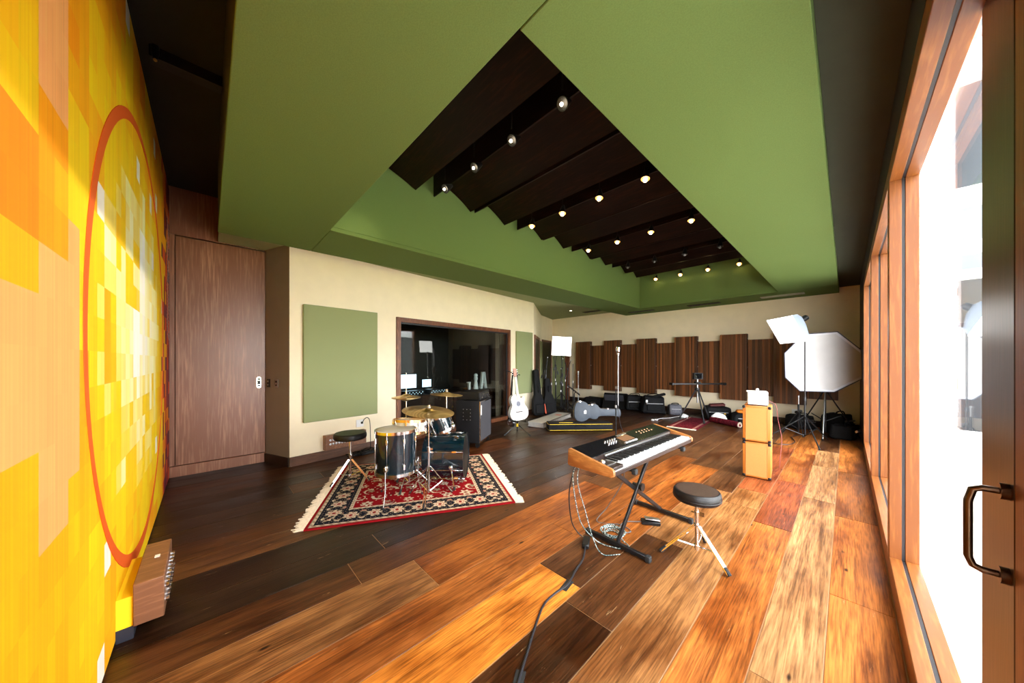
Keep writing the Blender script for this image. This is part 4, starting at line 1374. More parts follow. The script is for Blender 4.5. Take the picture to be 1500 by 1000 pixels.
MB().tube(curve([(-1.43, 2.17, 0.018), (-1.37, 2.05, 0.006), (-1.33, 1.90, 0.006), (-1.285, 1.745, 0.006), (-1.29, 1.62, 0.006), (-1.28, 1.50, 0.006), (-1.22, 1.36, 0.006), (-1.13, 1.19, 0.006), (-1.06, 1.06, 0.006), (-0.98, 0.92, 0.006), (-0.92, 0.70, 0.006)], 8), 0.0065, 8).ob('floor_run', M_cablek, pc)
for (x, y, a) in ((-1.287, 1.735, -80), (-1.055, 1.05, -58)):
    MB(tr(x, y, 0.0) @ rotm('Z', a)).b2((-0.055, -0.024, 0.0002), (0.055, 0.024, 0.003)).ob('tape_strip', M_rubber, pc)

# ------------------------------------------------------------------ orange speaker cabinets with a white amplifier on top
M_orange = plain('orange_vinyl', (0.46, 0.14, 0.014), 0.55, noise=0.05, nscale=90, bmp=0.1)
M_cloth = plain('orange_cloth', (0.52, 0.215, 0.052), 0.85, noise=0.06, nscale=160, bmp=0.2)
M_pipe = plain('rust_piping', (0.42, 0.16, 0.035), 0.6)


def cab(z, label):
    t_ = thing('speaker_cabinet', label, 'speaker', (-0.785, 5.045, z), 5, 'stacked orange speaker cabinets')
    w, d, h = 0.285, 0.42, 0.445
    MB().b2((-w / 2, 0, 0.012), (w / 2, d, 0.012 + h)).ob('cabinet_body', M_orange, t_, bev=0.008, seg=2)
    MB().b2((-w / 2 + 0.035, -0.002, 0.03), (w / 2 - 0.035, 0.0, 0.012 + h - 0.02)).ob('face_panel', M_cloth, t_)
    for x in (-w / 2 + 0.033, w / 2 - 0.033):
        MB().b2((x - 0.002, -0.004, 0.02), (x + 0.002, 0.0, h)).ob('piping', M_pipe, t_)
    cm = MB().box((0, 0, 0), (0.036, 0.036, 0.036)).mesh('corner_cap', 0.008)
    for x in (-1, 1):
        for y in (0, 1):
            for zz in (0, 1):
                inst(cm, 'corner_cap', M_blackm, t_, (x * (w / 2 - 0.013), 0.013 if not y else d - 0.013, 0.012 + (0.013 if not zz else h - 0.013)))
    for x in (-0.1, 0.1):
        for y in (0.05, d - 0.05):
            MB().lathe([(0.016, 0), (0.018, 0.014), (0, 0.014)], 12, tr(x, y, 0.0)).ob('foot', M_rubber, t_)


cab(0.0, 'lower of two stacked orange speaker cabinets standing on the floor')
cab(0.46, 'upper of two stacked orange speaker cabinets carrying a white amplifier')
wa = thing('white_amplifier', 'small white amplifier head with a top knob on the orange cabinets', 'amplifier', (-0.80, 5.20, 0.918), 12)
MB().b2((-0.105, -0.075, 0.012), (0.105, 0.085, 0.185)).ob('amp_case', M_white, wa, bev=0.008)
MB().b2((-0.118, -0.085, 0.175), (0.075, 0.03, 0.187)).ob('lid_edge', M_white, wa, bev=0.003)
MB().lathe([(0, 0.187), (0.014, 0.187), (0.017, 0.205), (0.012, 0.218), (0, 0.218)], 14, tr(0.0, 0.0, 0)).ob('lid_knob', M_white, wa)
MB().b2((-0.10, -0.07, 0), (0.10, 0.08, 0.012)).ob('base', M_black, wa)
rcx = thing('amplifier_cable', 'thin red cable looping down behind the orange speaker cabinets', 'cable', (-0.785, 5.045, 0), 5)
MB().tube(curve([(0.05, 0.25, 1.0), (0.12, 0.33, 0.96), (0.18, 0.40, 0.90), (0.20, 0.47, 0.70), (0.235, 0.50, 0.45), (0.22, 0.46, 0.2), (0.20, 0.48, 0.03), (0.10, 0.52, 0.008)]), 0.0032, 6).ob('cable_run', plain('red_cable', (0.22, 0.05, 0.05), 0.5), rcx)

# ------------------------------------------------------------------ bass amplifier stack
M_tolex = plain('black_tolex', (0.006, 0.006, 0.008), 0.65, spec=0.25, noise=0.25, nscale=160, bmp=0.3)
M_grille = plain('grey_grille_cloth', (0.040, 0.040, 0.050), 0.85, noise=0.3, nscale=220, bmp=0.3)
ba = thing('bass_cabinet', 'large black bass speaker cabinet with silver-edged grey grille behind the drums', 'speaker', (-4.50, 3.63, 0), 33.2)
W2, D2, H2 = 0.66, 0.43, 0.72
MB().b2((-D2, -W2 / 2, 0.085), (0, W2 / 2, 0.085 + H2)).ob('cabinet_body', M_tolex, ba, bev=0.01, seg=2)
MB().b2((0.0, -W2 / 2 + 0.03, 0.115), (0.012, W2 / 2 - 0.03, 0.055 + H2)).ob('grille', M_grille, ba, bev=0.004)
gm = MB()
for a, c in (((-W2 / 2 + 0.008, 0.093), (-W2 / 2 + 0.028, 0.077 + H2)), ((W2 / 2 - 0.028, 0.093), (W2 / 2 - 0.008, 0.077 + H2)), ((-W2 / 2 + 0.03, 0.093), (W2 / 2 - 0.03, 0.113)), ((-W2 / 2 + 0.03, 0.057 + H2), (W2 / 2 - 0.03, 0.077 + H2))):
    o = MB().b2((0.0, a[0], a[1]), (0.014, c[0], c[1])).ob('silver_trim', M_chrome, ba)
MB().b2((0.013, -W2 / 2 + 0.045, 0.56), (0.017, -W2 / 2 + 0.085, 0.73)).ob('badge', M_white, ba, label='small white vertical name badge')
MB().b2((-0.30, -W2 / 2 - 0.004, 0.47), (-0.15, -W2 / 2 + 0.001, 0.67)).ob('handle_plate', M_black, ba)
for k in range(10):
    x, z = [(-0.29, 0.48), (-0.225, 0.48), (-0.16, 0.48), (-0.29, 0.66), (-0.225, 0.66), (-0.16, 0.66), (-0.29, 0.54), (-0.29, 0.60), (-0.16, 0.54), (-0.16, 0.60)][k]
    MB().ball((x, -W2 / 2 - 0.004, z), 0.006, 8, 5).ob('screw', M_steel, ba)
for x in (-0.38, -0.05):
    for y in (-0.28, 0.28):
        MB().cyl((x, y - 0.012, 0.04), (x, y + 0.012, 0.04), 0.04, n=16).box((x, y, 0.075), (0.05, 0.04, 0.02)).ob('caster', M_blackm, ba)
bh = thing('bass_amplifier', 'black bass amplifier head with chrome knobs on top of the bass cabinet', 'amplifier', (-4.50, 3.63, 0.806), 33.2)
MB().b2((-0.36, -0.27, 0.01), (-0.02, 0.29, 0.15)).ob('amp_case', M_black, bh, bev=0.006)
MB().b2((-0.02, -0.25, 0.02), (-0.012, 0.27, 0.14)).ob('front_panel', M_blackm, bh)
for k in range(7):
    MB().cyl((-0.012, -0.20 + k * 0.07, 0.05 + 0.05 * (k % 2)), (0.010, -0.20 + k * 0.07, 0.05 + 0.05 * (k % 2)), 0.013, n=12).ob('knob', M_chrome, bh)
for x in (-0.32, -0.06):
    for y in (-0.22, 0.24):
        MB().cyl((x, y, 0), (x, y, 0.01), 0.015, n=10).ob('foot', M_rubber, bh)

# ------------------------------------------------------------------ guitars on their stand
M_gwhite = plain('white_guitar_lacquer', (0.88, 0.88, 0.87), 0.2, coat=0.6)
M_neckw = plain('pale_fretboard', (0.66, 0.62, 0.56), 0.4)
M_headw = wood('guitar_headstock', (0.30, 0.10, 0.04), (0.45, 0.18, 0.07), (8, 8, 8), 0.35)
GX, GY = -4.62, 4.56
gr_ = face(GX, GY)
gs = thing('guitar_stand', 'black tubular guitar stand with a yellow collar holding the white guitar', 'stand', (GX, GY, 0), gr_)
col_z(0.014, 0.66, 0.10).ob('pole', M_blackm, gs)
MB().cyl((0, 0, 0.16), (0, 0, 0.22), 0.026, n=14).ob('yellow_collar', plain('yellow_plastic', (0.85, 0.55, 0.02), 0.45), gs, label='yellow collar')
legs(gs, 0.20, 0.08, 0.30, M_blackm, -30, 0.010, brace=False)
MB().tube([(-0.04, -0.24, 0.33), (-0.04, -0.22, 0.30), (-0.04, -0.02, 0.27), (0.16, -0.02, 0.27), (0.16, -0.22, 0.30), (0.16, -0.24, 0.33)], 0.011, 8).ob('cradle_arm', M_blackm, gs)
MB().cyl((0, 0.03, 0.60), (0, 0.03, 1.28), 0.010).tube([(0, 0.03, 0.62), (0, 0.0, 0.62)], 0.010, 6).ob('neck_pole', M_blackm, gs)
MB().tube([(-0.22, 0.0, 1.30), (-0.10, 0.03, 1.25), (0.02, 0.0, 1.22), (0.05, -0.05, 1.21)], 0.010, 8).ob('yoke', M_blackm, gs)

gt = thing('acoustic_guitar', 'white cutaway acoustic guitar upright on the black stand beside control room window', 'guitar', (GX, GY, 0.315), gr_)
GTm = tr(0.06, -0.15, 0.0) @ rotm('Z', 32) @ Matrix.Scale(1.08, 4) @ rotm('Y', -4) @ rotm('X', -6)
body = []
key_ = [(0.0, 0.0), (0.11, 0.008), (0.18, 0.06), (0.20, 0.14), (0.175, 0.22), (0.132, 0.28), (0.14, 0.35), (0.148, 0.40), (0.13, 0.425), (0.095, 0.405), (0.06, 0.40), (0.03, 0.455), (-0.06, 0.478), (-0.115, 0.455), (-0.143, 0.40), (-0.140, 0.345), (-0.126, 0.285), (-0.165, 0.22), (-0.195, 0.14), (-0.175, 0.06), (-0.11, 0.008)]
body = [(p.x, p.y) for p in curve([(x, z, 0) for x, z in key_] + [(0, 0, 0)], 3)][:-1]
XZf = Matrix(((1, 0, 0, 0), (0, 0, -1, 0), (0, 1, 0, 0), (0, 0, 0, 1)))   # polygon in x-z, extruded toward -y
MB(GTm).prism(body, -0.095, 0.0, XZf).ob('body', M_gwhite, gt, bev=0.005)
MB(GTm).lathe([(0, 0), (0.048, 0), (0.048, 0.0015), (0, 0.0015)], 24, tr(0, 0, 0.305) @ rotm('X', 90)).ob('sound_hole', plain('sound_hole_grey', (0.16, 0.18, 0.24), 0.6), gt)
MB(GTm).torus(0.054, 0.004, tr(0, -0.001, 0.305) @ rotm('X', 90), 28, 6).ob('rosette', M_steel, gt)
MB(GTm).prism([(0.03, 0.25), (0.075, 0.20), (0.105, 0.23), (0.085, 0.30), (0.055, 0.335), (0.052, 0.29)], 0.0002, 0.002, XZf).ob('pickguard', plain('grey_pickguard', (0.36, 0.38, 0.45), 0.3), gt)
MB(GTm).box((0, -0.005, 0.155), (0.15, 0.012, 0.022)).ob('bridge', plain('dark_bridge', (0.08, 0.06, 0.06), 0.5), gt, bev=0.003)
MB(GTm).b2((-0.026, -0.014, 0.36), (0.026, 0.004, 0.80)).ob('fretboard', M_neckw, gt, bev=0.003)
MB(GTm).prism([(-0.024, 0.80), (0.024, 0.80), (0.036, 0.835), (0.034, 0.96), (-0.034, 0.96), (-0.036, 0.835)], -0.006, 0.010, XZf).ob('headstock', M_headw, gt, bev=0.003)
for k in range(3):
    for s_ in (-1, 1):
        MB(GTm).cyl((s_ * 0.034, 0, 0.85 + k * 0.04), (s_ * 0.052, 0, 0.85 + k * 0.04), 0.004).ball((s_ * 0.056, 0, 0.85 + k * 0.04), (0.009, 0.006, 0.010), 8, 6).ob('tuner', M_chrome, gt)
for k in range(6):
    x = -0.02 + 0.008 * k
    MB(GTm).cyl((x, -0.013, 0.155), (x * 0.9, -0.016, 0.83), 0.0008, n=4).ob('string', M_steel, gt)
# black electric guitar hung edge-on left of the white one
bg = thing('electric_guitar', 'black electric guitar hung edge-on left of the white guitar', 'guitar', (GX, GY, 0.16), gr_ - 68)
BT = tr(-0.06, -0.14, 0) @ rotm('X', -3)
eb = [(0.0, 0.0), (0.12, 0.01), (0.16, 0.09), (0.13, 0.18), (0.115, 0.25), (0.135, 0.33), (0.16, 0.43), (0.10, 0.40), (0.04, 0.35), (-0.04, 0.35), (-0.09, 0.40), (-0.13, 0.39), (-0.12, 0.27), (-0.13, 0.18), (-0.16, 0.09), (-0.12, 0.01)]
ebp = [(p.x, p.y) for p in curve([(x, z, 0) for x, z in eb] + [(0, 0, 0)], 3)][:-1]
MB(BT).prism(ebp, -0.045, 0.0, XZf).ob('body', M_panel, bg, bev=0.005)
MB(BT).b2((-0.025, -0.010, 0.33), (0.025, 0.014, 0.92)).ob('neck', M_black, bg, bev=0.003)
MB(BT).prism([(-0.025, 0.92), (0.025, 0.92), (0.05, 1.05), (0.03, 1.12), (-0.02, 1.06)], -0.008, 0.008, XZf).ob('headstock', M_black, bg, bev=0.002)
for k in range(3):
    MB(BT).box((0, -0.008, 0.10 + 0.08 * k), (0.09, 0.016, 0.03)).ob('pickup', M_gold if k else M_chrome, bg, bev=0.003)

# ------------------------------------------------------------------ gig bags leaning on the wall corner
M_nylon = plain('black_nylon', (0.007, 0.007, 0.008), 0.75, spec=0.2, noise=0.3, nscale=40, bmp=0.3)
M_redtrim = plain('red_trim', (0.55, 0.06, 0.01), 0.6)


def gig_bag(loc, rz, lean, H_, label, red):
    t_ = thing('gig_bag', label, 'guitar bag', loc, rz, 'guitar bags leaning on the wall corner')
    T = rotm('X', -lean)
    out = [(0.0, 0.0), (0.15, 0.01), (0.19, 0.10), (0.17, 0.32), (0.15, 0.42), (0.10, 0.58), (0.075, H_ - 0.05), (0.05, H_), (-0.05, H_), (-0.075, H_ - 0.05), (-0.10, 0.58), (-0.15, 0.42), (-0.17, 0.32), (-0.19, 0.10), (-0.15, 0.01)]
    MB(T).prism(out, 0.0, 0.13, XZf).ob('bag_shell', M_nylon, t_, bev=0.02, seg=2)
    MB(T).prism([(0.12, 0.05), (0.13, 0.30), (-0.12, 0.30), (-0.12, 0.05)], 0.131, 0.155, XZf).ob('front_pocket', M_nylon, t_, bev=0.01)
    if red:
        MB(T).prism([(-0.165, 0.04), (-0.12, 0.04), (-0.14, 0.30), (-0.165, 0.30)], 0.131, 0.138, XZf).ob('red_stripe', M_redtrim, t_, label='red stripe')
    MB(T).tube(curve([(0.0, -0.135, 0.62), (0.0, -0.18, 0.70), (0.0, -0.135, 0.80)], 6), 0.010, 6).ob('carry_handle', M_nylon, t_)


gig_bag((-5.80, 6.52, 0.0), 70, 10, 1.26, 'taller black guitar gig bag leaning at wall corner beside the narrow green panel', False)
gig_bag((-5.62, 6.78, 0.0), 62, 15, 1.02, 'shorter black gig bag with a red stripe leaning in front of the taller one', True)


# ------------------------------------------------------------------ microphone stands
M_dgrey = plain('dark_grey_metal', (0.05, 0.05, 0.055), 0.4, metal=0.5)


def mic_stand(loc, rz, h, boom, label, group, mat=None, mic=None, base='tripod'):
    mat = mat or M_blackm
    t_ = thing('microphone_stand', label, 'microphone stand', loc, rz, group)
    col_z(0.013, h * 0.6, 0.04).ob('lower_tube', mat, t_)
    MB().cyl((0, 0, h * 0.6), (0, 0, h), 0.009).ob('upper_tube', mat, t_)
    MB().cyl((0, 0, h * 0.58), (0, 0, h * 0.63), 0.02).ob('clutch', M_steel, t_)
    if base == 'tripod':
        legs(t_, 0.16, 0.05, 0.27, mat, 0, 0.009, brace=False)
    else:
        MB().lathe([(0, 0), (0.14, 0), (0.135, 0.018), (0.03, 0.035), (0.02, 0.06), (0, 0.06)], 28).ob('round_base', M_blackm, t_)
    if boom:
        a, L = boom
        e = (L * math.cos(R(a)), 0, h + L * math.sin(R(a)))
        MB().tube([(-0.25 * math.cos(R(a)), 0, h - 0.25 * math.sin(R(a))), e], 0.008, 8).ball((0, 0, h), 0.022, 10, 6).ob('boom_arm', mat, t_)
        MB().cyl((-0.27 * math.cos(R(a)), 0, h - 0.27 * math.sin(R(a))), (-0.17 * math.cos(R(a)), 0, h - 0.17 * math.sin(R(a))), 0.02).ob('counterweight', M_dgrey, t_)
        MB().ball(e, 0.016, 8, 6).ob('clip', M_steel, t_)
    return t_


CL = [(-6.35, 7.42, 20, 1.22, (70, 0.30), 'leftmost stand of the cluster, beside the gig bags'), (-6.12, 7.25, 80, 1.25, (82, 0.35), 'upright boom stand second from the gig bags in the cluster'), (-6.28, 7.68, 140, 1.30, None, 'plain straight stand at the left rear of the cluster'), (-5.96, 7.50, 200, 1.35, (75, 0.30), 'stand in the middle of the cluster with raised boom'),
      (-6.50, 8.15, 30, 1.45, (80, 0.25), 'tall stand at the rear of the cluster under the far softbox'), (-6.20, 8.28, 250, 1.42, (68, 0.35), 'tall stand at the right rear of the cluster'), (-5.72, 7.42, 310, 1.02, (55, 0.30), 'lowest stand at the right front of the cluster'), (-5.88, 7.72, 120, 1.28, (80, 0.28), 'stand just left of the lit softbox pole'), (-5.62, 7.62, 40, 1.22, (72, 0.30), 'stand at the right of the cluster nearest the music stand'), (-5.74, 8.05, 160, 1.40, None, 'straight stand at the right rear behind the softbox pole')]
for x, y, rz, h, bm_, lab in CL:
    mic_stand((x, y, 0), rz, h, bm_, 'black microphone ' + lab, 'cluster of microphone stands in the far left corner')
bb = tag(MB().ball((0, 0, 0.045), 0.045).ob('blue_ball', plain('blue_rubber', (0.03, 0.10, 0.45), 0.5)), 'small blue ball on the floor between the clustered microphone stands', 'ball')
bb.location = (-5.86, 7.22, 0)
# low black stand with a tilted desk
ms = thing('music_stand', 'low black music stand with a narrow tilted desk right of the microphone stands', 'music stand', (-5.50, 7.78, 0), face(-5.5, 7.78))
col_z(0.016, 0.52, 0.03).ob('pole', M_blackm, ms)
MB(tr(0, 0, 0.62) @ rotm('Y', 38)).b2((-0.26, -0.16, -0.01), (0.20, 0.16, 0.01)).ob('tilted_desk', M_blackm, ms, bev=0.003)
MB().tube([(0, 0, 0.52), (0.03, 0, 0.60)], 0.014, 8).ob('tilt_joint', M_blackm, ms)
legs(ms, 0.14, 0.05, 0.24, M_blackm, 30, 0.009, brace=False)
# tall chrome microphone between keyboard and cases
tmx = mic_stand((-3.06, 5.69, 0), 0, 1.02, None, 'tall straight stand with a silver studio microphone behind the keyboard', 'single microphone stands', base='round')
MB().cyl((0.045, 0.0, 0.55), (0.045, 0.0, 1.60), 0.008).box((0.022, 0, 0.98), (0.06, 0.03, 0.05)).ob('silver_extension', M_steel, tmx)
MB(tr(0.045, 0, 1.60)).lathe([(0, 0), (0.018, 0), (0.022, 0.03), (0.015, 0.05), (0.026, 0.055), (0.034, 0.07), (0.036, 0.14), (0.030, 0.165), (0.012, 0.175), (0, 0.176)], 18).ob('studio_microphone', M_chrome, tmx)
MB().tube(curve([(0.04, -0.02, 0.75), (0.10, -0.08, 0.55), (0.12, -0.03, 0.25), (0.20, 0.10, 0.02), (0.30, 0.35, 0.008), (0.20, 0.75, 0.008)], 8), 0.006, 6).ob('cable', M_cablek, tmx)
smx = mic_stand((-6.48, 9.40, 0), 0, 1.0, None, 'short silver microphone stand against the back wall behind the blue-grey guitar case', 'single microphone stands', mat=M_steel, base='round')
MB().lathe([(0.012, 1.0), (0.02, 1.02), (0.016, 1.06), (0.03, 1.10), (0.022, 1.13), (0, 1.135)], 12).ob('microphone_clip', M_white, smx)

# ------------------------------------------------------------------ cases on the floor
M_alu = plain('aluminium_case', (0.62, 0.60, 0.56), 0.4, metal=0.3, noise=0.08, nscale=30)
sl_ = thing('flat_flight_case', 'flat silver flight case lying on the floor behind the guitar stand', 'case', (-5.00, 6.10, 0), 104)
MB().b2((-0.80, -0.19, 0.005), (0.80, 0.19, 0.115)).ob('case_shell', M_alu, sl_, bev=0.004)
for y in (-0.19, 0.19):
    for z in (0.01, 0.11):
        MB().b2((-0.805, y - 0.008, z - 0.008), (0.805, y + 0.008, z + 0.008)).ob('edge_rail', M_steel, sl_)
for x in (-0.80, 0.80):
    for y in (-0.185, 0.185):
        for z in (0.018, 0.104):
            MB().ball((x, y, z), 0.018, 8, 6).ob('corner_ball', M_steel, sl_)
MB().b2((0.30, -0.10, 0.1152), (0.45, 0.05, 0.117)).ob('sticker', plain('red_sticker', (0.65, 0.22, 0.15), 0.6), sl_)
yb = thing('keyboard_bag', 'long black keyboard bag with yellow piping lying on the floor', 'bag', (-3.96, 5.80, 0), math.degrees(math.atan2(1.04, 0.905)))
MB().b2((-0.69, -0.10, 0.005), (0.69, 0.24, 0.165)).ob('bag_shell', M_nylon, yb, bev=0.022, seg=2)
M_yel = plain('yellow_piping', (0.80, 0.55, 0.03), 0.6)
for z in (0.025, 0.148):
    for y in (-0.098, 0.246):
        MB().tube([(-0.67, y - 0.004, z), (0.67, y - 0.004, z)], 0.0045, 6).ob('piping', M_yel, yb)
    for x in (-0.692, 0.692):
        MB().tube([(x, -0.08, z), (x, 0.22, z)], 0.0045, 6).ob('piping', M_yel, yb)
MB().tube(curve([(-0.12, -0.10, 0.10), (-0.08, -0.125, 0.13), (0.08, -0.125, 0.13), (0.12, -0.10, 0.10)], 6), 0.008, 6).ob('carry_handle', M_nylon, yb)
MB().b2((-0.45, -0.02, 0.1655), (-0.15, 0.02, 0.170)).ob('webbing_strap', M_yel, yb)
gc = thing('guitar_case', 'blue-grey guitar case standing on its edge on the black keyboard bag', 'guitar case', (-3.75, 6.16, 0.166), 48)
co = [(-0.50, 0.20), (-0.49, 0.09), (-0.43, 0.02), (-0.33, 0.0), (-0.24, 0.03), (-0.17, 0.075), (-0.08, 0.055), (0.0, 0.06), (0.07, 0.12), (0.40, 0.12), (0.50, 0.10), (0.53, 0.18), (0.50, 0.28), (0.40, 0.275), (0.10, 0.285), (0.04, 0.34), (-0.03, 0.385), (-0.11, 0.375), (-0.17, 0.36), (-0.24, 0.42), (-0.34, 0.445), (-0.44, 0.41), (-0.49, 0.31)]
cop = [(p.x, p.y) for p in curve([(x, z, 0) for x, z in co] + [(*co[0], 0)], 3)][:-1]
M_bluecase = plain('blue_grey_vinyl', (0.042, 0.056, 0.080), 0.55, noise=0.1, nscale=70, bmp=0.2)
MB(rotm('X', -8)).prism(cop, -0.13, 0.0, XZf).ob('case_shell', M_bluecase, gc, bev=0.012, seg=2)
MB(rotm('X', -8) @ tr(0, 0.065, 0)).tube([(x, 0, z) for x, z in cop], 0.006, 6, close=True).ob('valance', M_steel, gc)
MB(rotm('X', -8)).prism([(-0.285, 0.17), (-0.235, 0.17), (-0.23, 0.24), (-0.26, 0.255), (-0.285, 0.23)], 0.0005, 0.003, XZf).ob('sticker', M_white, gc, label='small white sticker')
for x, z in ((-0.36, 0.445), (-0.10, 0.375), (0.25, 0.285)):
    MB(rotm('X', -8)).box((x, 0.02, z - 0.008), (0.035, 0.05, 0.035)).ob('latch', M_chrome, gc, bev=0.003)
MB(rotm('X', -8)).tube(curve([(-0.13, 0.065, 0.37), (-0.11, 0.065, 0.41), (-0.03, 0.065, 0.415), (-0.01, 0.065, 0.38)], 6), 0.010, 6).ob('carry_handle', M_black, gc)


# ------------------------------------------------------------------ soft bags and boxes along the back wall
def lump(sx, sy, sz, seed, e=0.30, rough_=0.04):
    rl = random.Random(seed)
    ph = [rl.uniform(0, 6.28) for _ in range(6)]

    def f(u, v):
        a, b_ = 2 * PI * u, PI * (v - 0.5)
        sg = lambda q, p: math.copysign(abs(q) ** p, q)
        x, y, z = sg(math.cos(b_), e) * sg(math.cos(a), e), sg(math.cos(b_), e) * sg(math.sin(a), e), sg(math.sin(b_), e)
        k = 1 + rough_ * (math.sin(3 * a + ph[0] + 2 * b_) + 0.7 * math.sin(5 * b_ + ph[1] + a) + 0.5 * math.sin(7 * a + ph[2]))
        zz = max(0.0, sz / 2 + z * sz / 2 * k)
        tap = 1 - 0.16 * zz / sz
        return (x * sx / 2 * k * tap, y * sy / 2 * k * tap, zz)
    return MB().grid(f, 32, 16)


M_bagred = plain('red_nylon', (0.10, 0.012, 0.010), 0.6)
M_baggrey = plain('grey_nylon', (0.13, 0.13, 0.16), 0.6, noise=0.2, nscale=40, bmp=0.3)
M_orangecl = plain('orange_cloth_bright', (0.85, 0.25, 0.02), 0.7)


def bag(name, loc, rz, size, mat, label, seed, cat='bag', strap=True, group='bags along the back wall', extra=None):
    t_ = thing(name, label, cat, loc, rz, group)
    sx, sy, sz = size
    lump(sx, sy, sz, seed).ob('bag_body', mat, t_)
    if strap:
        MB().tube(curve([(-sx * 0.28, -sy * 0.15, sz * 0.88), (-sx * 0.2, -sy * 0.1, sz * 1.10), (sx * 0.2, -sy * 0.1, sz * 1.12), (sx * 0.28, -sy * 0.15, sz * 0.88)], 6), 0.013, 6).ob('strap', M_nylon, t_)
        MB().box((0, -sy * 0.48, sz * 0.38), (sx * 0.62, sy * 0.12, sz * 0.4)).ob('pocket', mat, t_, bev=0.02)
        MB().tube([(-sx * 0.33, -sy * 0.53, sz * 0.60), (sx * 0.33, -sy * 0.53, sz * 0.60)], 0.006, 5).ob('zip', M_steel, t_)
    return t_


wdg = thing('floor_monitor', 'dark wedge-shaped floor monitor speaker against back wall behind microphone stand', 'speaker', (-5.1, 9.45, 0), 15)
MB().prism([(-0.28, 0), (0.20, 0), (0.20, 0.42), (0.02, 0.46)], -0.36, 0.36, Matrix(((0, 0, 1, 0), (1, 0, 0, 0), (0, 1, 0, 0), (0, 0, 0, 1)))).ob('cabinet_body', M_black, wdg, bev=0.012)
MB(tr(0, -0.142, 0.24) @ rotm('X', -57)).b2((-0.30, -0.22, 0.0), (0.30, 0.22, 0.014)).ob('grille', M_grille, wdg, bev=0.004)
bag('duffel_bag', (-4.46, 9.42, 0), 35, (0.56, 0.38, 0.44), M_nylon, 'black duffel bag with dark red marks right of the floor monitor', 1)
lb = bag('camera_backpack', (-3.84, 9.28, 0), 35, (0.66, 0.44, 0.48), M_nylon, 'large black slumped backpack with a white tag below the third tall panel', 2)
MB().box((-0.22, -0.275, 0.36), (0.05, 0.01, 0.07)).ob('white_tag', M_white, lb)
MB(tr(0.05, -0.05, 0.44) @ rotm('Z', 10) @ rotm('Y', -14)).b2((-0.30, -0.05, 0), (0.30, 0.05, 0.07)).ob('folded_flap', M_nylon, lb, bev=0.02)
bag('camera_bag', (-3.30, 9.42, 0), 35, (0.36, 0.30, 0.28), M_baggrey, 'small grey and black camera bag right of the big backpack', 3)
rb_ = bag('equipment_bag', (-2.30, 9.46, 0), 25, (0.62, 0.48, 0.34), M_nylon, 'black equipment bag with red items on top behind the camera tripod', 4)
MB().box((0.05, 0, 0.36), (0.34, 0.2, 0.07), rotm('Y', -6)).ob('red_pouch', M_bagred, rb_, bev=0.02)
MB().ball((0.13, -0.28, 0.18), (0.025, 0.02, 0.02), 8, 6).ob('yellow_tag', plain('yellow_tag_paint', (0.85, 0.5, 0.02), 0.5), rb_)
ob_ = bag('tool_bag', (-1.66, 9.14, 0), 25, (0.52, 0.44, 0.27), M_nylon, 'black tool bag with an orange cloth on top left of the orange cabinets', 5)
lump(0.40, 0.26, 0.08, 9, 0.7).ob('orange_cloth', M_orangecl, ob_, label='bright orange cloth').location = (0.02, 0.0, 0.265)
wc = thing('crumpled_paper', 'crumpled white paper on the floor between rolled maroon rug and tool bag', 'paper', (-2.13, 9.00, 0.0), 20)
lump(0.32, 0.20, 0.21, 12, 0.8, 0.12).ob('paper_sheet', M_white, wc)
bag('black_case', (-5.93, 9.52, 0), 0, (0.74, 0.38, 0.26), M_nylon, 'long low black case on floor at foot of the first tall panel', 6, cat='case', strap=False)
# heap of gear under the octagonal softbox
for k, (x, y, sz, sd, lab) in enumerate(((-0.70, 9.50, (0.44, 0.42, 0.30), 20, 'black gear bag left of octagonal softbox stand near power outlet'), (-0.12, 9.45, (0.42, 0.42, 0.40), 21, 'tallest black gear bag in the corner beneath the octagonal softbox'), (-0.04, 8.85, (0.32, 0.36, 0.26), 22, 'black gear bag nearest the window beneath the octagonal softbox'))):
    hb = bag('gear_bag', (x, y, 0), 40 + 20 * k, sz, M_nylon, lab, sd, group='gear bags under the octagonal softbox')
    MB().cyl((-0.12, -0.2, sz[2] * 0.7), (0.10, -0.22, sz[2] * 0.72), 0.02, n=10).ob('chrome_clamp', M_steel, hb)

# cables and scraps near the slider tripod
wcb = thing('white_cable', 'tangled white cable with plugs on the floor left of the camera tripod', 'cable', (-2.98, 8.62, 0), 0)
MB().tube(curve([(-0.35, -0.55, 0.008), (-0.28, -0.35, 0.03), (-0.30, -0.1, 0.008), (-0.15, 0.05, 0.02), (-0.05, 0.30, 0.04), (0.05, 0.42, 0.01), (-0.02, 0.55, 0.03), (0.12, 0.45, 0.05), (0.16, 0.30, 0.008)], 8), 0.006, 6).ob('cable_run', M_white, wcb)
lump(0.20, 0.14, 0.09, 31, 0.8, 0.15).ob('knotted_bundle', M_white, wcb).location = (0.03, 0.45, 0.0)
for x, y in ((-0.36, -0.56), (-0.30, -0.48)):
    MB().b2((x - 0.03, y - 0.02, 0), (x + 0.03, y + 0.02, 0.035)).ob('plug', M_white, wcb, bev=0.005)
M_rug2 = plain('maroon_rug_pile', (0.12, 0.012, 0.02), 0.95, noise=0.6, nscale=26, bmp=0.3, spec=0.05)
r2 = thing('maroon_rug', 'small maroon patterned rug with white fringe under the camera tripod', 'rug', (-2.56, 8.40, 0.001), 93)
MB().b2((-0.80, -0.30, 0), (0.80, 0.30, 0.010)).ob('rug_pile', M_rug2, r2)
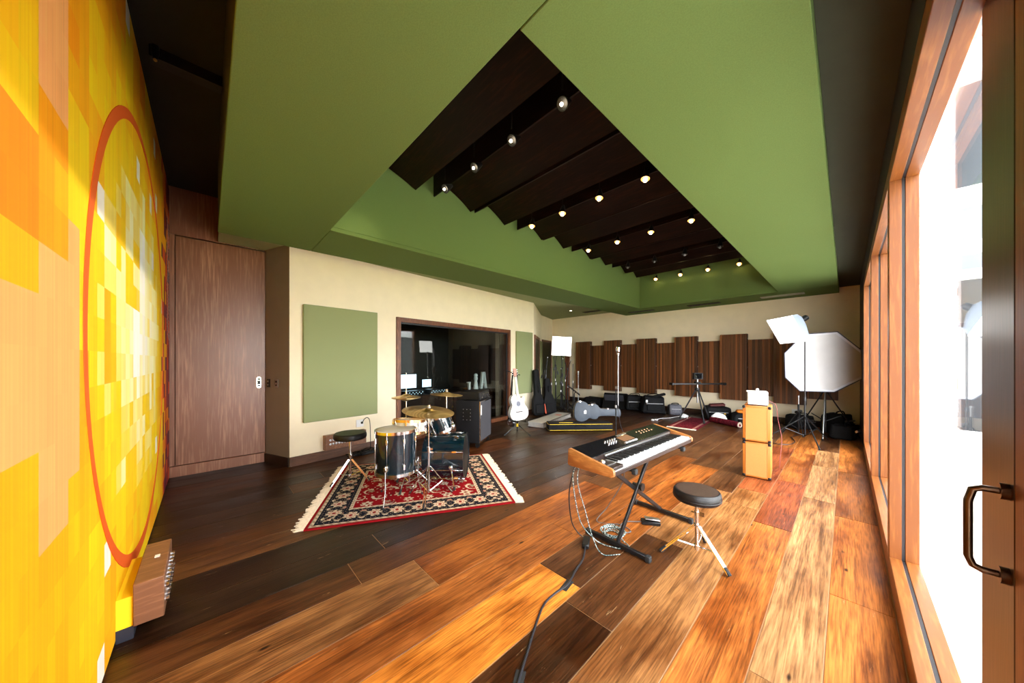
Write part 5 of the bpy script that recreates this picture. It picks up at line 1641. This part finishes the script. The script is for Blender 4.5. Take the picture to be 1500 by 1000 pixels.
MB().b2((-0.80, -0.25, 0.0101), (0.80, -0.20, 0.0115)).b2((-0.80, 0.20, 0.0101), (0.80, 0.25, 0.0115)).ob('border_bands', plain('rug_border', (0.30, 0.12, 0.10), 0.95), r2, kind='stuff')
m = MB()
for k in range(44):
    y = -0.29 + k * 0.0135
    m.tube([(-0.80, y, 0.006), (-0.87, y + rr_.uniform(-0.01, 0.01), 0.004)], 0.006, 5)
m.ob('fringe', M_fringe, r2, kind='stuff')
r3 = thing('rolled_rug', 'maroon rug rolled up on the floor in front of the tool bag', 'rug', (-1.95, 8.75, 0), -32)
pts = []
for k in range(40):
    a, rr0 = k * 0.42, 0.028 + 0.0010 * k
    pts.append((rr0 * math.cos(a), 0.068 + rr0 * math.sin(a)))
m = MB(Matrix(((0, 0, 1, -0.38), (1, 0, 0, 0), (0, 1, 0, 0), (0, 0, 0, 1))))
m.prism([(0.068 * math.cos(2 * PI * k / 20), 0.068 + 0.066 * math.sin(2 * PI * k / 20)) for k in range(20)], 0, 0.76)
m.ob('rug_roll', M_rug2, r3, bev=0.004)
MB().tube([(0.385, p[0] * 0.95, p[1]) for p in pts], 0.004, 4).ob('roll_edge', M_fringe, r3)

# ------------------------------------------------------------------ camera tripod with slider
tp = thing('camera_tripod', 'black camera tripod carrying a slider rail by the back wall', 'tripod', (-2.53, 8.74, 0.012), 46.3)
legs(tp, 0.80, 0.45, 0.40, M_dgrey, -100, 0.016, brace=False, z_foot=0.02)
MB().cyl((0, 0, 0.45), (0, 0, 0.90), 0.018).ob('centre_column', M_steel, tp)
MB().cyl((0, 0, 0.74), (0, 0, 0.82), 0.045, n=14).ob('leg_hub', M_dgrey, tp)
MB().b2((-0.63, -0.055, 0.90), (0.63, -0.035, 0.93)).b2((-0.63, 0.035, 0.90), (0.63, 0.055, 0.93)).ob('slider_rails', M_blackm, tp, kind='stuff')
for x in (-0.64, 0.64):
    MB().b2((x - 0.02, -0.075, 0.885), (x + 0.02, 0.075, 0.945)).ob('rail_end', M_black, tp, bev=0.004)
MB().cyl((0.67, 0, 0.91), (0.70, 0, 0.91), 0.035, n=14).ob('crank_wheel', M_blackm, tp)
cm = thing('video_camera', 'boxy video camera with a rear screen on the slider rail', 'camera', (-2.53, 8.74, 0.945), 46.3)
MB().b2((-0.06, -0.05, 0.0), (0.06, 0.05, 0.03)).ob('carriage', M_black, cm)
MB().cyl((0, 0, 0.03), (0, 0, 0.09), 0.022).ob('ball_head', M_steel, cm)
MB().b2((-0.10, -0.04, 0.095), (0.12, 0.05, 0.255)).ob('camera_body', M_dgrey, cm, bev=0.008)
MB().b2((-0.088, -0.043, 0.11), (0.085, -0.0405, 0.24)).ob('rear_screen', M_panel, cm)
MB().cyl((0, 0.05, 0.155), (0, 0.16, 0.155), 0.035, n=16).ob('lens', M_black, cm)
MB().tube(curve([(-0.07, 0, 0.12), (-0.13, -0.02, 0.03), (-0.10, -0.03, -0.15), (-0.03, -0.03, -0.10)], 6), 0.006, 6).ob('cable', M_black, cm)


# ------------------------------------------------------------------ studio lights
def soft_emit(name, strength):
    m, nt, b_ = newmat(name)
    setp(b_, color=(0.8, 0.8, 0.8), rough=0.8, emit=(1, 0.98, 0.95), es=strength)
    return m


M_soft = soft_emit('lit_diffuser', 3.2)
M_silver = plain('silver_grey_cloth', (0.17, 0.20, 0.26), 0.6)
CAMZ = Vector((0, 0, 1.5))
FW = Vector((-math.sin(R(46.32)), math.cos(R(46.32)), 0))
RT = Vector((math.cos(R(46.32)), math.sin(R(46.32)), 0))
UP = Vector((0, 0, 1))


def softbox(par, c, wv, hv, depth, parname='diffuser'):
    """rectangular softbox: bright front, cloth sides tapering to a lamp head behind"""
    c, wv, hv = Vector(c), Vector(wv), Vector(hv)
    nrm = wv.cross(hv).normalized()
    back = c - nrm * depth
    F_ = [c - wv - hv, c + wv - hv, c + wv + hv, c - wv + hv]
    B_ = [back - wv * 0.28 - hv * 0.28, back + wv * 0.28 - hv * 0.28, back + wv * 0.28 + hv * 0.28, back - wv * 0.28 + hv * 0.28]
    mid = [(f * 0.55 + b_ * 0.45) + (f - c) * 0.13 for f, b_ in zip(F_, B_)]
    MB().add(F_, [(0, 1, 2, 3)]).add([p - nrm * 0.012 for p in F_], [(3, 2, 1, 0)]).ob('diffuser_front', M_soft, par)
    sd = MB()
    sd.add(F_ + mid + B_, [(i, i + 4, (i + 1) % 4 + 4, (i + 1) % 4) for i in range(4)] + [(i + 4, i + 8, (i + 1) % 4 + 8, (i + 1) % 4 + 4) for i in range(4)] + [(8, 9, 10, 11)])
    sd.ob('cloth_sides', M_silver, par)
    rimm = MB().tube(F_, 0.008, 6, close=True).ob('rim', M_white, par)
    lampp = MB().cyl(back + nrm * 0.02, back - nrm * 0.14, 0.05, n=14).ob('lamp_head', M_blackm, par)
    return back - nrm * 0.06


def light_stand(par, top, collar, r_foot, angs, base=(0, 0, 0), rl=0.011):
    col_z(0.014, collar + 0.35, 0.10).ob('lower_tube', M_blackm, par)
    MB().cyl((0, 0, collar + 0.30), (0, 0, top), 0.010).ob('upper_tube', M_blackm, par)
    MB().cyl((0, 0, collar + 0.30), (0, 0, collar + 0.36), 0.02).ob('clutch', M_dgrey, par)
    for a in angs:
        a = R(a)
        c, s_ = math.cos(a), math.sin(a)
        tp_, en = Vector((0.02 * c, 0.02 * s_, collar)), Vector((r_foot * c, r_foot * s_, 0.012))
        lg = MB().tube([tp_, en], rl, 8).tube([(0.015 * c, 0.015 * s_, 0.12), tp_.lerp(en, 0.5)], rl * 0.8, 6).ob('leg', M_blackm, par)
        MB().ball(en, 0.014, 8, 6).ob('rubber_foot', M_rubber, lg)


# right softbox, tipped down toward the room
s2 = thing('softbox_light', 'lit white rectangular softbox on a tall black stand near the orange cabinets', 'studio light', (-0.522, 7.976, 0), 0, 'studio softbox lights')
light_stand(s2, 2.02, 0.46, 0.58, [200, -68, 60])
c2 = Vector((-0.241, -0.307, 2.057))
w2v = Vector((0.194, -0.160, 0.0103))
h2v = Vector((-0.0904, -0.0947, 0.225))
bk2 = softbox(s2, c2, w2v, h2v, 0.34)
MB().tube([(0, 0, 2.0), bk2], 0.016, 8).ob('tilt_bracket', M_blackm, s2)
# far left softbox, facing the camera corner
fx, fy = -5.98, 7.80
s1 = thing('softbox_light', 'lit white square softbox in the far left corner above the microphone stands', 'studio light', (fx, fy, 0), 0, 'studio softbox lights')
light_stand(s1, 1.78, 0.5, 0.45, [80, 200, 320])
bk1 = softbox(s1, (0, 0, 1.94) , RT * 0.29 - UP * 0.015 - FW * 0.02, UP * 0.285 + RT * 0.015, 0.30)
MB().tube([(0, 0, 1.76), bk1], 0.016, 8).ob('tilt_bracket', M_blackm, s1)
# octagonal softbox, unlit
ox_, oy_ = -0.285, 8.90
oc = thing('octagonal_softbox', 'large unlit octagonal softbox with white cloth front beside the window', 'studio light', (ox_, oy_, 0), 0, 'studio softbox lights')
oU = 6.08 / 467
occ = CAMZ + FW * 6.08 + RT * ((1207 - 750) * oU) + UP * ((528 - 531) * oU) - Vector((ox_, oy_, 0))
oct_px = [(1181, 489), (1224, 486), (1257, 516), (1259, 552), (1220, 574), (1176, 573), (1157, 553), (1156, 517)]
M_octa = plain('white_octa_cloth', (0.52, 0.50, 0.495), 0.75, noise=0.03, nscale=6, bmp=0.15)
tw = 10.0
rim_ = []
for px, py in oct_px:
    dx, dy = (px - 1207) * oU, (531 - py) * oU
    rim_.append(occ + RT * dx + UP * dy + FW * (-0.16 * dx))
nrm_o = (FW + RT * 0.16).normalized()
inner = [p.lerp(occ, 0.07) + nrm_o * 0.015 for p in rim_]
mo = MB()
ctr = occ + nrm_o * 0.05
ring_n = []
steps = 5
for s_ in range(1, steps + 1):
    k = s_ / steps
    ring_n.append([ctr.lerp(p, k) + nrm_o * (0.012 * math.sin(s_ * 2.3 + i * 1.7)) * (1 - k) for i, p in enumerate(inner)])
vsx = [ctr] + [p for rg in ring_n for p in rg]
fsx = [(0, 1 + i, 1 + (i + 1) % 8) for i in range(8)]
for s_ in range(steps - 1):
    for i in range(8):
        a_, b_ = 1 + s_ * 8, 1 + (s_ + 1) * 8
        fsx.append((a_ + i, b_ + i, b_ + (i + 1) % 8, a_ + (i + 1) % 8))
mo.add(vsx, fsx)
mo.ob('front_cloth', M_octa, oc)
MB().add(rim_ + inner, [(i, (i + 1) % 8, 8 + (i + 1) % 8, 8 + i) for i in range(8)]).ob('front_lip', plain('white_lip', (0.6, 0.6, 0.64), 0.6), oc)
backc = occ + nrm_o * 0.30
bkr = [backc + (p - occ) * 0.18 for p in rim_]
midr = [p.lerp(q, 0.45) + (p - occ) * 0.06 for p, q in zip(rim_, bkr)]
MB().add(rim_ + midr + bkr, [(i + 8, (i + 1) % 8 + 8, (i + 1) % 8, i) for i in range(8)] + [(i + 16, (i + 1) % 8 + 16, (i + 1) % 8 + 8, i + 8) for i in range(8)] + [tuple(range(23, 15, -1))]).ob('outer_shell', plain('black_shell_cloth', (0.03, 0.03, 0.045), 0.7), oc)
MB().tube(rim_, 0.009, 6, close=True).ob('rim_piping', plain('dark_piping', (0.05, 0.05, 0.08), 0.6), oc)
pe = MB()
pe.add([rim_[2].lerp(rim_[3], 0.02) - nrm_o * 0.012, rim_[2].lerp(rim_[3], 0.98) - nrm_o * 0.012, rim_[3].lerp(rim_[4], 0.12) - nrm_o * 0.012, rim_[2].lerp(rim_[1], 0.16) - nrm_o * 0.012], [(0, 3, 2, 1)])
pe.ob('corner_flap', M_silver, oc, label='pale blue-grey corner flap')
MB().cyl(backc - nrm_o * 0.02, backc + nrm_o * 0.14, 0.06, n=14).ob('lamp_head', M_blackm, oc)
col_z(0.016, 1.40, 0.08).ob('lower_tube', M_blackm, oc)
MB().tube([(0, 0, 1.38), backc + nrm_o * 0.05], 0.016, 8).ob('tilt_bracket', M_blackm, oc)
MB().cyl((0, 0, 0.86), (0, 0, 0.94), 0.026).ob('clutch', M_dgrey, oc)
for a in (268, 20, 150):
    c, s_ = math.cos(R(a)), math.sin(R(a))
    lg = MB().tube([(0.02 * c, 0.02 * s_, 0.90), (0.50 * c, 0.50 * s_, 0.012)], 0.012, 8).tube([(0.015 * c, 0.015 * s_, 0.30), (0.24 * c, 0.24 * s_, 0.42)], 0.009, 6).ob('leg', M_steel if a == 268 else M_blackm, oc)
    MB().ball((0.50 * c, 0.50 * s_, 0.014), 0.015, 8, 6).ob('rubber_foot', M_rubber, lg)
# small black light stand behind the right softbox stand
mi = thing('mini_light_stand', 'short black light stand with thin legs left of the softbox pole', 'stand', (-0.66, 8.65, 0), 20)
col_z(0.016, 0.62, 0.05).ob('lower_tube', M_blackm, mi)
MB().cyl((0, 0, 0.62), (0, 0, 0.76), 0.009).cyl((0, 0, 0.76), (0, 0, 0.79), 0.013).ob('upper_spigot', M_steel, mi)
legs(mi, 0.45, 0.12, 0.26, M_blackm, 30, 0.009)
MB().ball((0.03, 0, 0.48), 0.03, 10, 6).ob('clamp_knob', M_black, mi)
gt2 = thing('floor_cable', 'black cable lying in a loop on the boards below the right softbox', 'cable', (-0.75, 7.75, 0))
MB().tube(curve([(-0.30, -0.15, 0.006), (-0.12, -0.35, 0.006), (0.05, -0.25, 0.006), (0.10, 0.10, 0.006), (0.02, 0.55, 0.006), (0.15, 1.0, 0.006)], 8), 0.006, 6).ob('cable_run', M_cablek, gt2)
